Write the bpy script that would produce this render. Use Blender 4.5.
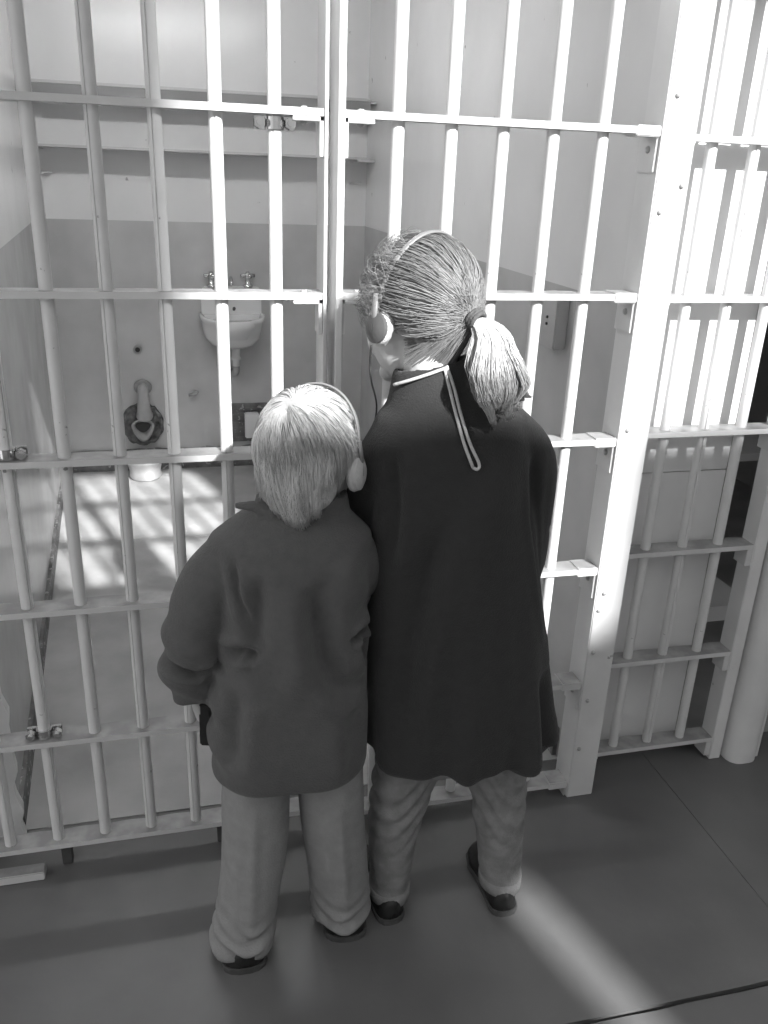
import bpy, bmesh, math, random
import numpy as np
from mathutils import Vector, Matrix, noise

random.seed(7)
scene = bpy.context.scene
C = scene.collection
for _o in list(bpy.data.objects):
    bpy.data.objects.remove(_o)

# ------------------------------------------------------------------ camera
PAN, PITCH, ROLL = 0.253093610, 0.381186914, 0.0386545073
F_PX = 843.66
CAM = Vector((0.0, -1.630159, 1.5015))
fw = Vector((math.sin(PAN)*math.cos(PITCH), math.cos(PAN)*math.cos(PITCH), -math.sin(PITCH)))
rt0 = Vector((math.cos(PAN), -math.sin(PAN), 0))
up0 = rt0.cross(fw)
rt = rt0*math.cos(ROLL) + up0*math.sin(ROLL)
upv = -rt0*math.sin(ROLL) + up0*math.cos(ROLL)
camd = bpy.data.cameras.new('camera')
cam = bpy.data.objects.new('camera', camd)
C.objects.link(cam)
camd.sensor_fit = 'HORIZONTAL'
camd.sensor_width = 36
camd.lens = 36*F_PX/768
camd.clip_start = 0.05
mw = Matrix((rt, upv, -fw)).transposed().to_4x4()
mw.translation = CAM
cam.matrix_world = mw
scene.camera = cam

# ------------------------------------------------------------------ world, sun, exposure
world = bpy.data.worlds.new('sky')
scene.world = world
world.use_nodes = True
wb = world.node_tree.nodes['Background']
wb.inputs[0].default_value = (1, 1, 1, 1)
wb.inputs[1].default_value = 1.15

sund = bpy.data.lights.new('sun', 'SUN')
sund.energy = 10.5
sund.angle = math.radians(1.5)
sun = bpy.data.objects.new('sun', sund)
C.objects.link(sun)
SUN_DIR = Vector((-0.32, 1.0, -0.70)).normalized()
sun.rotation_euler = SUN_DIR.to_track_quat('-Z', 'Y').to_euler()
sun.location = (3, -6, 6)

scene.view_settings.view_transform = 'Standard'
scene.view_settings.look = 'None'
scene.view_settings.gamma = 1
scene.view_settings.use_curve_mapping = False
scene.view_settings.exposure = 0.0
try:
    scene.cycles.use_denoising = True
    scene.cycles.max_bounces = 10
    scene.cycles.diffuse_bounces = 6
except Exception:
    pass

# ------------------------------------------------------------------ materials
def grey(v):
    return (v, v, v, 1)

def new_mat(name, base, rough=0.6, var=0.0, scale=8.0, bump=0.0, bump_scale=60.0, metallic=0.0,
            spec=0.4, sheen=0.0, speck=None, detail=6.0, rough_var=0.0):
    """Grey procedural surface: mottled base colour, optional wear specks and fine relief."""
    m = bpy.data.materials.new(name)
    m.use_nodes = True
    nt = m.node_tree
    N, L = nt.nodes, nt.links
    b = N['Principled BSDF']
    b.inputs['Roughness'].default_value = rough
    b.inputs['Metallic'].default_value = metallic
    b.inputs['Specular IOR Level'].default_value = spec
    if sheen:
        b.inputs['Sheen Weight'].default_value = sheen
        b.inputs['Sheen Roughness'].default_value = 0.5
    tc = N.new('ShaderNodeTexCoord')
    n1 = N.new('ShaderNodeTexNoise')
    n1.inputs['Scale'].default_value = scale
    n1.inputs['Detail'].default_value = detail
    L.new(tc.outputs['Object'], n1.inputs['Vector'])
    r = N.new('ShaderNodeValToRGB')
    r.color_ramp.elements[0].position = 0.3
    r.color_ramp.elements[1].position = 0.7
    r.color_ramp.elements[0].color = grey(max(0.003, base*(1-var)))
    r.color_ramp.elements[1].color = grey(min(0.95, base*(1+var)))
    L.new(n1.outputs['Fac'], r.inputs['Fac'])
    col = r.outputs['Color']
    if speck:
        sc, thr, sv = speck
        n2 = N.new('ShaderNodeTexNoise')
        n2.inputs['Scale'].default_value = sc
        n2.inputs['Detail'].default_value = 4
        L.new(tc.outputs['Object'], n2.inputs['Vector'])
        r2 = N.new('ShaderNodeValToRGB')
        r2.color_ramp.elements[0].position = thr
        r2.color_ramp.elements[1].position = thr + 0.03
        r2.color_ramp.elements[0].color = grey(0)
        r2.color_ramp.elements[1].color = grey(1)
        L.new(n2.outputs['Fac'], r2.inputs['Fac'])
        mx = N.new('ShaderNodeMixRGB')
        L.new(r2.outputs['Color'], mx.inputs['Fac'])
        L.new(col, mx.inputs['Color1'])
        mx.inputs['Color2'].default_value = grey(sv)
        col = mx.outputs['Color']
    L.new(col, b.inputs['Base Color'])
    if rough_var:
        mr = N.new('ShaderNodeMapRange')
        mr.inputs['To Min'].default_value = max(0.05, rough-rough_var)
        mr.inputs['To Max'].default_value = min(1, rough+rough_var)
        L.new(n1.outputs['Fac'], mr.inputs['Value'])
        L.new(mr.outputs['Result'], b.inputs['Roughness'])
    if bump:
        n3 = N.new('ShaderNodeTexNoise')
        n3.inputs['Scale'].default_value = bump_scale
        n3.inputs['Detail'].default_value = 5
        L.new(tc.outputs['Object'], n3.inputs['Vector'])
        bp = N.new('ShaderNodeBump')
        bp.inputs['Strength'].default_value = bump
        bp.inputs['Distance'].default_value = 0.01
        L.new(n3.outputs['Fac'], bp.inputs['Height'])
        L.new(bp.outputs['Normal'], b.inputs['Normal'])
    return m

def wainscot_mat(name, upper, lower, z_line):
    """Two-tone painted plaster: pale above z_line, darker dado paint below."""
    m = new_mat(name, upper, rough=0.24, var=0.05, scale=3.0, bump=0.06, bump_scale=14, spec=0.5, speck=(16, 0.735, 0.4))
    nt = m.node_tree
    N, L = nt.nodes, nt.links
    b = N['Principled BSDF']
    src = b.inputs['Base Color'].links[0].from_socket
    geo = N.new('ShaderNodeNewGeometry')
    sep = N.new('ShaderNodeSeparateXYZ')
    L.new(geo.outputs['Position'], sep.inputs[0])
    lt = N.new('ShaderNodeMath'); lt.operation = 'LESS_THAN'
    lt.inputs[1].default_value = z_line
    L.new(sep.outputs['Z'], lt.inputs[0])
    n = N.new('ShaderNodeTexNoise'); n.inputs['Scale'].default_value = 5; n.inputs['Detail'].default_value = 8
    L.new(geo.outputs['Position'], n.inputs['Vector'])
    r = N.new('ShaderNodeValToRGB')
    r.color_ramp.elements[0].position = 0.35; r.color_ramp.elements[0].color = grey(lower*0.9)
    r.color_ramp.elements[1].position = 0.7; r.color_ramp.elements[1].color = grey(lower*1.08)
    L.new(n.outputs['Fac'], r.inputs['Fac'])
    mx = N.new('ShaderNodeMixRGB')
    L.new(lt.outputs[0], mx.inputs['Fac'])
    L.new(src, mx.inputs['Color1'])
    L.new(r.outputs['Color'], mx.inputs['Color2'])
    L.new(mx.outputs['Color'], b.inputs['Base Color'])
    return m

def hair_mat(name, lo, hi):
    m = bpy.data.materials.new(name)
    m.use_nodes = True
    nt = m.node_tree
    N, L = nt.nodes, nt.links
    b = N['Principled BSDF']
    b.inputs['Roughness'].default_value = 0.42
    b.inputs['Specular IOR Level'].default_value = 0.5
    at = N.new('ShaderNodeAttribute'); at.attribute_name = 'tone'
    r = N.new('ShaderNodeValToRGB')
    r.color_ramp.elements[0].color = grey(lo)
    r.color_ramp.elements[1].color = grey(hi)
    L.new(at.outputs['Fac'], r.inputs['Fac'])
    L.new(r.outputs['Color'], b.inputs['Base Color'])
    return m

M_FLOOR = new_mat('polished_concrete', 0.13, rough=0.38, var=0.28, scale=2.2, bump=0.06, bump_scale=35, spec=0.5, detail=8, rough_var=0.12)
M_JOINT = new_mat('floor_joint_filler', 0.035, rough=0.8, var=0.3, scale=30, bump=0.3)
M_CELLFLOOR = new_mat('cell_concrete', 0.40, rough=0.5, var=0.22, scale=4.0, bump=0.1, bump_scale=40, detail=8)
M_CELL = wainscot_mat('cell_wall_paint', 0.77, 0.52, 1.25)
M_WHITEWALL = new_mat('pier_white_paint', 0.74, rough=0.5, var=0.05, scale=5, bump=0.08, bump_scale=20)
M_CEIL = new_mat('ceiling_paint', 0.75, rough=0.7, var=0.04)
M_PLASTER = new_mat('worn_plaster', 0.62, rough=0.8, var=0.12, scale=9, bump=0.3, bump_scale=30)
M_BASE = new_mat('dark_base_paint', 0.16, rough=0.6, var=0.4, scale=18, bump=0.3, bump_scale=40, speck=(45, 0.6, 0.4))
M_OUTER = new_mat('corridor_wall_paint', 0.55, rough=0.7, var=0.06, scale=2)
M_BAR = new_mat('cream_bar_paint', 0.70, rough=0.35, var=0.05, scale=12, bump=0.05, bump_scale=60, spec=0.5, speck=(38, 0.72, 0.25))
M_FLAT = new_mat('cream_flat_paint', 0.64, rough=0.4, var=0.07, scale=10, bump=0.06, bump_scale=50, spec=0.5, speck=(26, 0.73, 0.3))
def darken_tops(m, tone):
    """Noise-broken darker tone on the upward faces of a painted flat."""
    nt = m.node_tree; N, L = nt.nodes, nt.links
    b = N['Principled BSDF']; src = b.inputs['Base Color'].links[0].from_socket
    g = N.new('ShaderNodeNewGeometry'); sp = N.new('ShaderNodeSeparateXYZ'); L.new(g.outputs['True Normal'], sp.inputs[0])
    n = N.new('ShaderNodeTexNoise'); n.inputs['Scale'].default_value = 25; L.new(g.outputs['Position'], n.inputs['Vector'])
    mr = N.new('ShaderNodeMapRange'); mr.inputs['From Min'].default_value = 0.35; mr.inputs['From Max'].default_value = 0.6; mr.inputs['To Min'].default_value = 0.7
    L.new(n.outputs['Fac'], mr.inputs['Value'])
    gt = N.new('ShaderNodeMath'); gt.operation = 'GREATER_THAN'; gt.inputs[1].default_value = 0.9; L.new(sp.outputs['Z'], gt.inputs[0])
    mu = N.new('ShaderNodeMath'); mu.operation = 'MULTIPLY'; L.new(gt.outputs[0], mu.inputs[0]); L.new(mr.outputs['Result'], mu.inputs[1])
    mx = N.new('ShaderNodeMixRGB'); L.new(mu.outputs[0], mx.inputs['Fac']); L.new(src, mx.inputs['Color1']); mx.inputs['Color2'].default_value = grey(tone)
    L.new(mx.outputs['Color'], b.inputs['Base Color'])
darken_tops(M_FLAT, 0.27)  # upward faces mixed towards a darker tone
M_POST = new_mat('post_paint', 0.72, rough=0.4, var=0.06, scale=8, bump=0.05, bump_scale=40, spec=0.45, speck=(20, 0.74, 0.3))
M_BOLT = new_mat('bolt_paint', 0.42, rough=0.4, var=0.2, scale=60, spec=0.5)
M_CHROME = new_mat('chrome', 0.75, rough=0.16, var=0.06, scale=40, metallic=1.0)
M_PORC = new_mat('porcelain', 0.78, rough=0.15, var=0.03, scale=6, spec=0.6)
M_PIPE = new_mat('grey_pipe', 0.35, rough=0.35, var=0.2, scale=20)
M_RUBBLE = new_mat('broken_plaster', 0.15, rough=0.95, var=0.6, scale=30, bump=0.8, bump_scale=60)
M_SHELF = new_mat('shelf_paint', 0.55, rough=0.5, var=0.06, scale=6)
M_FASCIA = new_mat('fascia_paint', 0.26, rough=0.6, var=0.1, scale=6)
M_WAINS = new_mat('dado_paint', 0.43, rough=0.5, var=0.1, scale=20)
M_BOX = new_mat('switch_box_paint', 0.46, rough=0.45, var=0.05, scale=20)
M_BLACK = new_mat('dark_plastic', 0.02, rough=0.45, var=0.2, scale=20)
M_SCREW = new_mat('dark_screw', 0.06, rough=0.5, var=0.3, scale=50)
M_FLEECE_G = new_mat('black_fleece', 0.040, rough=0.95, var=0.06, scale=60, bump=0.35, bump_scale=320, spec=0.1, sheen=0.12)
M_FLEECE_B = new_mat('charcoal_fleece', 0.105, rough=0.95, var=0.06, scale=70, bump=0.35, bump_scale=300, spec=0.1, sheen=0.15)
M_TROUSER_B = new_mat('grey_cotton', 0.27, rough=0.9, var=0.08, scale=40, bump=0.2, bump_scale=250, spec=0.15)
M_JEAN = new_mat('faded_denim', 0.24, rough=0.9, var=0.22, scale=30, bump=0.3, bump_scale=300, spec=0.15)
M_SKIN = new_mat('skin', 0.44, rough=0.5, var=0.05, scale=20, spec=0.35)
M_LIP = new_mat('lip_skin', 0.34, rough=0.45, var=0.05, scale=30)
M_EYE = new_mat('eye_white', 0.8, rough=0.15, var=0.02)
M_IRIS = new_mat('iris', 0.06, rough=0.15, var=0.3, scale=60)
M_SHOE = new_mat('dark_leather', 0.018, rough=0.5, var=0.2, scale=20, bump=0.1)
M_SOCK = new_mat('pale_sock', 0.65, rough=0.9, var=0.08, scale=80, bump=0.3, bump_scale=200)
M_SOLE = new_mat('shoe_sole', 0.07, rough=0.7, var=0.2, scale=30)
M_CORD = new_mat('pale_cord', 0.5, rough=0.85, var=0.12, scale=120, bump=0.2, bump_scale=300)
M_PHONE = new_mat('headphone_plastic', 0.22, rough=0.4, var=0.05, scale=20)
M_CUP = new_mat('grey_cup_plastic', 0.10, rough=0.4, var=0.1, scale=30)
M_PAD = new_mat('ear_pad_foam', 0.6, rough=0.9, var=0.06, scale=60, bump=0.25, bump_scale=260)
M_TIE = new_mat('hair_tie_elastic', 0.10, rough=0.9, var=0.3, scale=120, bump=0.4, bump_scale=300)
M_FILL_LAMP = new_mat('fill_lamp_glow', 0.8, rough=0.3)  # glow of the added fill lamp in the cell
M_FILL_LAMP.node_tree.nodes['Principled BSDF'].inputs['Emission Color'].default_value = (1, 1, 1, 1)
M_FILL_LAMP.node_tree.nodes['Principled BSDF'].inputs['Emission Strength'].default_value = 58.0
M_HAIR_G = hair_mat('light_brown_hair', 0.10, 0.42)
M_HAIR_P = hair_mat('sunlit_ponytail_hair', 0.24, 0.64)  # sunlight on the ponytail is put into this lighter hair colour
M_HAIR_B = hair_mat('blond_hair', 0.40, 0.80)
M_HAIRCAP_G = new_mat('hair_base_brown', 0.18, rough=0.6, var=0.3, scale=40)
M_HAIRCAP_B = new_mat('hair_base_blond', 0.42, rough=0.6, var=0.3, scale=40)

# ------------------------------------------------------------------ helpers
def link_mesh(name, me, mat, parent=None, loc=None):
    o = bpy.data.objects.new(name, me)
    C.objects.link(o)
    if mat is not None and len(me.materials) == 0:
        me.materials.append(mat)
    if loc is not None:
        o.location = loc
    if parent is not None:
        o.parent = parent
        off = parent.location if parent.parent is None else Vector((0, 0, 0))
        o.matrix_parent_inverse = Matrix.Translation(-off)
    return o

def from_bm(name, bm, mat, parent=None, smooth=False, loc=None):
    bmesh.ops.recalc_face_normals(bm, faces=bm.faces[:])
    me = bpy.data.meshes.new(name)
    bm.to_mesh(me)
    bm.free()
    if smooth:
        for p in me.polygons:
            p.use_smooth = True
    return link_mesh(name, me, mat, parent, loc)

def autosmooth(o, deg=35):
    me = o.data
    me.polygons.foreach_set('use_smooth', [True]*len(me.polygons))
    try:
        me.set_sharp_from_angle(angle=math.radians(deg))
    except Exception:
        pass
    return o

def tag(o, label=None, cat=None, group=None, kind=None):
    if label: o['label'] = label
    if cat: o['category'] = cat
    if group: o['group'] = group
    if kind: o['kind'] = kind
    return o

def thing(name, loc, label, cat, group=None):
    e = bpy.data.objects.new(name, None)
    C.objects.link(e)
    e.location = loc
    e.empty_display_size = 0.05
    return tag(e, label, cat, group)

def box(bm, x0, x1, y0, y1, z0, z1, bevel=0.0):
    vs = [bm.verts.new((x, y, z)) for x in (x0, x1) for y in (y0, y1) for z in (z0, z1)]
    F = [(0,1,3,2),(4,6,7,5),(0,4,5,1),(2,3,7,6),(0,2,6,4),(1,5,7,3)]
    fs = [bm.faces.new([vs[i] for i in f]) for f in F]
    if bevel:
        es = list({e for f in fs for e in f.edges})
        bmesh.ops.bevel(bm, geom=es, offset=bevel, segments=2, affect='EDGES', clamp_overlap=True)

def box_obj(name, b, mat, parent=None, bevel=0.0):
    bm = bmesh.new()
    box(bm, *b, bevel=bevel)
    return from_bm(name, bm, mat, parent)

def loft(bm, rings, cap=True):
    R = [[bm.verts.new(p) for p in r] for r in rings]
    n = len(R[0])
    for a, b in zip(R[:-1], R[1:]):
        for i in range(n):
            bm.faces.new((a[i], a[(i+1) % n], b[(i+1) % n], b[i]))
    if cap:
        bm.faces.new(list(reversed(R[0])))
        bm.faces.new(R[-1])

def ering(cx, cy, z, rx, ry, n=32, p=2.0):
    out = []
    for i in range(n):
        a = 2*math.pi*i/n
        c, s = math.cos(a), math.sin(a)
        out.append((cx + rx*math.copysign(abs(c)**(2/p), c), cy + ry*math.copysign(abs(s)**(2/p), s), z))
    return out

def tube(bm, pts, radii, n=12, cap=True, flat=1.0, flat_axis=None):
    pts = [Vector(p) for p in pts]
    if not hasattr(radii, '__len__'):
        radii = [radii]*len(pts)
    rings = []
    u = None
    for i, p in enumerate(pts):
        t = (pts[min(i+1, len(pts)-1)] - pts[max(i-1, 0)])
        if t.length < 1e-9: t = Vector((0, 0, 1))
        t.normalize()
        if u is None:
            ref = Vector(flat_axis) if flat_axis is not None else (Vector((0, 0, 1)) if abs(t.z) < 0.9 else Vector((1, 0, 0)))
            u = (ref - t*ref.dot(t)).normalized()
        else:
            u = (u - t*u.dot(t)).normalized()
        v = t.cross(u)
        r = radii[i]
        rings.append([p + (u*math.cos(2*math.pi*k/n)*flat + v*math.sin(2*math.pi*k/n))*r for k in range(n)])
    loft(bm, rings, cap)

def spline(pts, m=6):
    """Catmull-Rom through points."""
    P = [Vector(p) for p in pts]
    P = [P[0]*2 - P[1]] + P + [P[-1]*2 - P[-2]]
    out = []
    for i in range(1, len(P)-2):
        for k in range(m):
            t = k/m
            a, b, c, d = P[i-1], P[i], P[i+1], P[i+2]
            out.append(0.5*((2*b) + (c-a)*t + (2*a-5*b+4*c-d)*t*t + (3*b-a-3*c+d)*t**3))
    out.append(P[-2])
    return out

def interp(vals, m=6):
    out = []
    for a, b in zip(vals[:-1], vals[1:]):
        out += [a + (b-a)*k/m for k in range(m)]
    return out + [vals[-1]]

def ellipsoid(bm, c, r, Mx=None, seg=24, rng=16):
    T = Matrix.Translation(Vector(c)) @ (Mx.to_4x4() if Mx is not None else Matrix.Identity(4)) @ Matrix.Diagonal((r[0], r[1], r[2], 1))
    bmesh.ops.create_uvsphere(bm, u_segments=seg, v_segments=rng, radius=1.0, matrix=T)

def cyl(bm, p0, p1, r, n=16):
    tube(bm, [p0, p1], [r, r], n)

def lathe(bm, c, prof, n=32, sx=1.0, sy=1.0):
    rings = [[(c[0] + r*sx*math.cos(2*math.pi*k/n), c[1] + r*sy*math.sin(2*math.pi*k/n), c[2]+z) for k in range(n)] for r, z in prof]
    loft(bm, rings)

def voxel_mesh(name, bm, voxel, iters=6, factor=0.5):
    """Union the closed shells of bm into one continuous skin."""
    bmesh.ops.recalc_face_normals(bm, faces=bm.faces[:])
    me = bpy.data.meshes.new(name + '_src')
    bm.to_mesh(me); bm.free()
    o = bpy.data.objects.new(name + '_src', me)
    C.objects.link(o)
    m = o.modifiers.new('r', 'REMESH'); m.mode = 'VOXEL'; m.voxel_size = voxel; m.use_smooth_shade = True
    s = o.modifiers.new('s', 'SMOOTH'); s.factor = factor; s.iterations = iters
    dg = bpy.context.evaluated_depsgraph_get()
    dg.update()
    out = bpy.data.meshes.new_from_object(o.evaluated_get(dg))
    bpy.data.objects.remove(o)
    bpy.data.meshes.remove(me)
    out.name = name
    out.materials.clear()
    out.polygons.foreach_set('use_smooth', [True]*len(out.polygons))
    return out

def sculpt(me, strokes=(), fn=None, gain=1.0):
    """Push creases (polylines in x,z on the back of a garment) into a mesh along its normals."""
    n = len(me.vertices)
    co = np.empty(n*3); me.vertices.foreach_get('co', co); co = co.reshape(-1, 3)
    no = np.empty(n*3); me.vertices.foreach_get('normal', no); no = no.reshape(-1, 3)
    disp = np.zeros(n)
    for pts, depth, w, side in strokes:
        depth = depth*gain
        P = np.array(pts, float)
        best = np.full(n, 1e9); tt = np.zeros(n)
        q = co[:, [0, 2]]
        L = np.r_[0, np.cumsum(np.linalg.norm(np.diff(P, axis=0), axis=1))]
        for i in range(len(P)-1):
            a, b = P[i], P[i+1]
            ab = b-a
            t = np.clip(((q-a)@ab)/(ab@ab), 0, 1)
            d = np.linalg.norm(q-(a+t[:, None]*ab), axis=1)
            k = d < best
            best[k] = d[k]; tt[k] = (L[i]+t[k]*(L[i+1]-L[i]))/L[-1]
        env = np.clip(np.minimum(tt, 1-tt)/0.25, 0, 1)**0.7
        msk = np.clip(-no[:, 1]*side*2.0, 0, 1)
        disp += -depth*np.exp(-(best/w)**2)*env*msk + 0.35*depth*np.exp(-((best-2*w)/w)**2)*env*msk
    if fn is not None:
        disp += fn(co, no)
    co = co + no*disp[:, None]
    me.vertices.foreach_set('co', co.ravel())
    me.update()

# ------------------------------------------------------------------ the setting
# corridor floor: poured slabs with recessed joints between them
floor = box_obj('floor', (-2.6, 4.2, -3.6, 0.12, -0.12, -0.012), M_JOINT)
tag(floor, kind='structure')
XJ = [-2.6, 1.232, 4.2]
YJ = [-3.6, -0.622, 0.12]
def slab_obj(x0, x1, y0, y1, mat, parent, edge_noise=0.0):
    bm = bmesh.new()
    g = 0.0007
    gy = 0.008 if edge_noise > 0.005 else 0.0012
    n = 60 if edge_noise else 1
    top = []
    def rag(a, s):
        return edge_noise*(noise.noise(Vector((a*9, s*7.7, 0.3)))*0.7 + noise.noise(Vector((a*31, s*3.1, 1.3)))*0.4)
    loop = []
    for i in range(n): loop.append((x0+g+(x1-x0-2*g)*i/n, y0+gy+rag(x0+(x1-x0)*i/n, y0)))
    for i in range(n): loop.append((x1-g, y0+g+(y1-y0-2*g)*i/n))
    for i in range(n): loop.append((x1-g-(x1-x0-2*g)*i/n, y1-gy-abs(rag(x1-(x1-x0)*i/n, y1+5))))
    for i in range(n): loop.append((x0+g, y1-g-(y1-y0-2*g)*i/n))
    if n > 1:
        pass
    lo = [bm.verts.new((x, y, -0.012)) for x, y in loop]
    hi = [bm.verts.new((x, y, 0.0)) for x, y in loop]
    m = len(loop)
    for i in range(m):
        bm.faces.new((lo[i], lo[(i+1) % m], hi[(i+1) % m], hi[i]))
    bm.faces.new(hi)
    bm.faces.new(list(reversed(lo)))
    return from_bm('slab', bm, mat, parent)
for i in range(2):
    for j in range(2):
        slab_obj(XJ[i], XJ[i+1], YJ[j], YJ[j+1], M_FLOOR, floor, edge_noise=0.010 if j == 0 else 0.004)

# cell floor
cell_floor = box_obj('floor.001', (-0.75, 0.985, 0.12, 2.79, -0.12, -0.006), M_JOINT)
tag(cell_floor, kind='structure')
for y0, y1 in ((0.12, 1.86), (1.86, 2.79)):
    bm = bmesh.new(); box(bm, -0.75, 0.985, y0+0.002, y1-0.002, -0.006, 0.0)
    from_bm('slab', bm, M_CELLFLOOR, cell_floor)
next_floor = box_obj('floor.002', (1.33, 4.2, 0.12, 2.79, -0.12, 0.0), M_CELLFLOOR)
tag(next_floor, kind='structure')

HTOP = 2.32
# left wall (runs slightly out of square) with a chipped plaster nose
bm = bmesh.new()
def quad_prism(bm, pts, z0, z1):
    lo = [bm.verts.new((x, y, z0)) for x, y in pts]; hi = [bm.verts.new((x, y, z1)) for x, y in pts]
    k = len(pts)
    for i in range(k): bm.faces.new((lo[i], lo[(i+1) % k], hi[(i+1) % k], hi[i]))
    bm.faces.new(hi); bm.faces.new(list(reversed(lo)))
quad_prism(bm, [(-0.422, 0.13), (-0.583, 2.79), (-0.75, 2.79), (-0.75, 0.13)], 0, HTOP)
wall_left = tag(from_bm('wall_left', bm, M_CELL), kind='structure')
bm = bmesh.new()
N_ = 60
prof = []
for i in range(N_+1):
    z = HTOP*i/N_
    e = -0.410 + 0.016*noise.noise(Vector((0.3, 1.7, z*9))) + 0.010*noise.noise(Vector((2.3, 0.7, z*31)))
    prof.append((e, z))
fr = [bm.verts.new((x, 0.095, z)) for x, z in prof]
bk = [bm.verts.new((x-0.006, 0.13, z)) for x, z in prof]
fl = [bm.verts.new((-1.6, 0.095, z)) for x, z in prof]
bl = [bm.verts.new((-1.6, 0.13, z)) for x, z in prof]
for i in range(N_):
    bm.faces.new((fr[i], fr[i+1], bk[i+1], bk[i]))
    bm.faces.new((fl[i], fl[i+1], fr[i+1], fr[i]))
    bm.faces.new((bl[i], bl[i+1], fl[i+1], fl[i]))
    bm.faces.new((bk[i], bk[i+1], bl[i+1], bl[i]))
bm.faces.new((fr[0], bk[0], bl[0], fl[0])); bm.faces.new((fr[-1], fl[-1], bl[-1], bk[-1]))
tag(from_bm('wall_front_left', bm, M_PLASTER), kind='structure')

wall_back = tag(box_obj('wall_back', (-0.75, 1.33, 2.79, 2.95, 0, HTOP), M_CELL), kind='structure')
# dividing wall on the right of the cell: dado paint inside, white nose towards the corridor
bm = bmesh.new(); box(bm, 0.985, 1.33, 0.118, 2.79, 0.0, HTOP)
wall_right = from_bm('wall_right', bm, M_CELL)
tag(wall_right, kind='structure')
bm = bmesh.new(); box(bm, 0.983, 1.334, 0.112, 0.124, 0.0, 0.842); from_bm('panel', bm, M_WHITEWALL, wall_right)
bm = bmesh.new(); box(bm, 0.983, 1.334, 0.112, 0.124, 0.845, HTOP); from_bm('panel', bm, M_WHITEWALL, wall_right)

tag(box_obj('ceiling', (-1.6, 4.2, 0.0, 2.95, HTOP, HTOP+0.12), M_CEIL), kind='structure')
tag(box_obj('wall_front_upper', (-2.6, 4.2, 0.03, 0.12, HTOP, 5.5), M_OUTER), kind='structure')
tag(box_obj('wall_right_next', (3.0, 3.1, 0.12, 2.79, 0, HTOP), M_CELL), kind='structure')
tag(box_obj('wall_back_next', (1.33, 3.1, 2.79, 2.95, 0, HTOP), M_CELL), kind='structure')
tag(box_obj('wall_front_right', (1.75, 4.2, 0.05, 0.12, 0, HTOP), M_OUTER), kind='structure')

# unseen corridor wall added to shape the sun; openings cut to place its patches
def wall_with_openings(name, y0, y1, x0, x1, z0, z1, holes, mat):
    xs = sorted({x0, x1, *[h[0] for h in holes], *[h[1] for h in holes]})
    zs = sorted({z0, z1, *[h[2] for h in holes], *[h[3] for h in holes]})
    bm = bmesh.new()
    for a, b in zip(xs[:-1], xs[1:]):
        for c, d in zip(zs[:-1], zs[1:]):
            if any(h[0] <= a and b <= h[1] and h[2] <= c and d <= h[3] for h in holes):
                continue
            box(bm, a, b, y0, y1, c, d)
    return tag(from_bm(name, bm, mat), kind='structure')
WY = -3.4
wall_with_openings('wall_sun_mask', WY-0.12, WY, -2.6, 4.2, 0, 5.0,
                   [(1.12, 1.83, 3.28, 4.7), (1.83, 2.10, 2.86, 4.7), (2.10, 3.1, 3.40, 4.7), (1.645, 1.765, 1.84, 2.29)], M_OUTER)

tag(box_obj('wall_shade_right', (3.15, 3.27, -3.4, 0.05, 0, 5.0), M_OUTER), kind='structure')  # unseen end wall added to darken the right side of the floor
# unseen upper-tier walkway, added to block top light at the cell fronts
gal = tag(box_obj('ceiling_shade_walkway', (-2.6, 4.2, -0.85, 0.03, 2.52, 2.60), M_OUTER), kind='structure')

# baseboards
bm = bmesh.new()
nb = 50
lo, hi, lo2, hi2 = [], [], [], []
for i in range(nb+1):
    x = -0.575 + 1.56*i/nb
    t = 0.105 + 0.012*noise.noise(Vector((x*14, 0.2, 0.5)))
    lo.append(bm.verts.new((x, 2.772, 0))); hi.append(bm.verts.new((x, 2.772, t)))
    hi2.append(bm.verts.new((x, 2.79, t+0.004))); lo2.append(bm.verts.new((x, 2.79, 0)))
for i in range(nb):
    bm.faces.new((lo[i], lo[i+1], hi[i+1], hi[i])); bm.faces.new((hi[i], hi[i+1], hi2[i+1], hi2[i]))
    bm.faces.new((lo2[i], hi2[i], hi2[i+1], lo2[i+1])); bm.faces.new((lo[i], lo2[i], lo2[i+1], lo[i+1]))
bm.faces.new((lo[0], hi[0], hi2[0], lo2[0])); bm.faces.new((lo[-1], lo2[-1], hi2[-1], hi[-1]))
tag(from_bm('baseboard_back', bm, M_BASE), kind='structure')
bm = bmesh.new()
quad_prism(bm, [(-0.411, 0.14), (-0.570, 2.772), (-0.583, 2.772), (-0.424, 0.14)], 0, 0.07)
tag(from_bm('baseboard_left', bm, M_BASE), kind='structure')
bm = bmesh.new()
quad_prism(bm, [(0.972, 0.14), (0.985, 0.14), (0.985, 2.772), (0.972, 2.772)], 0, 0.09)
tag(from_bm('baseboard_right', bm, M_BASE), kind='structure')

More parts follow.
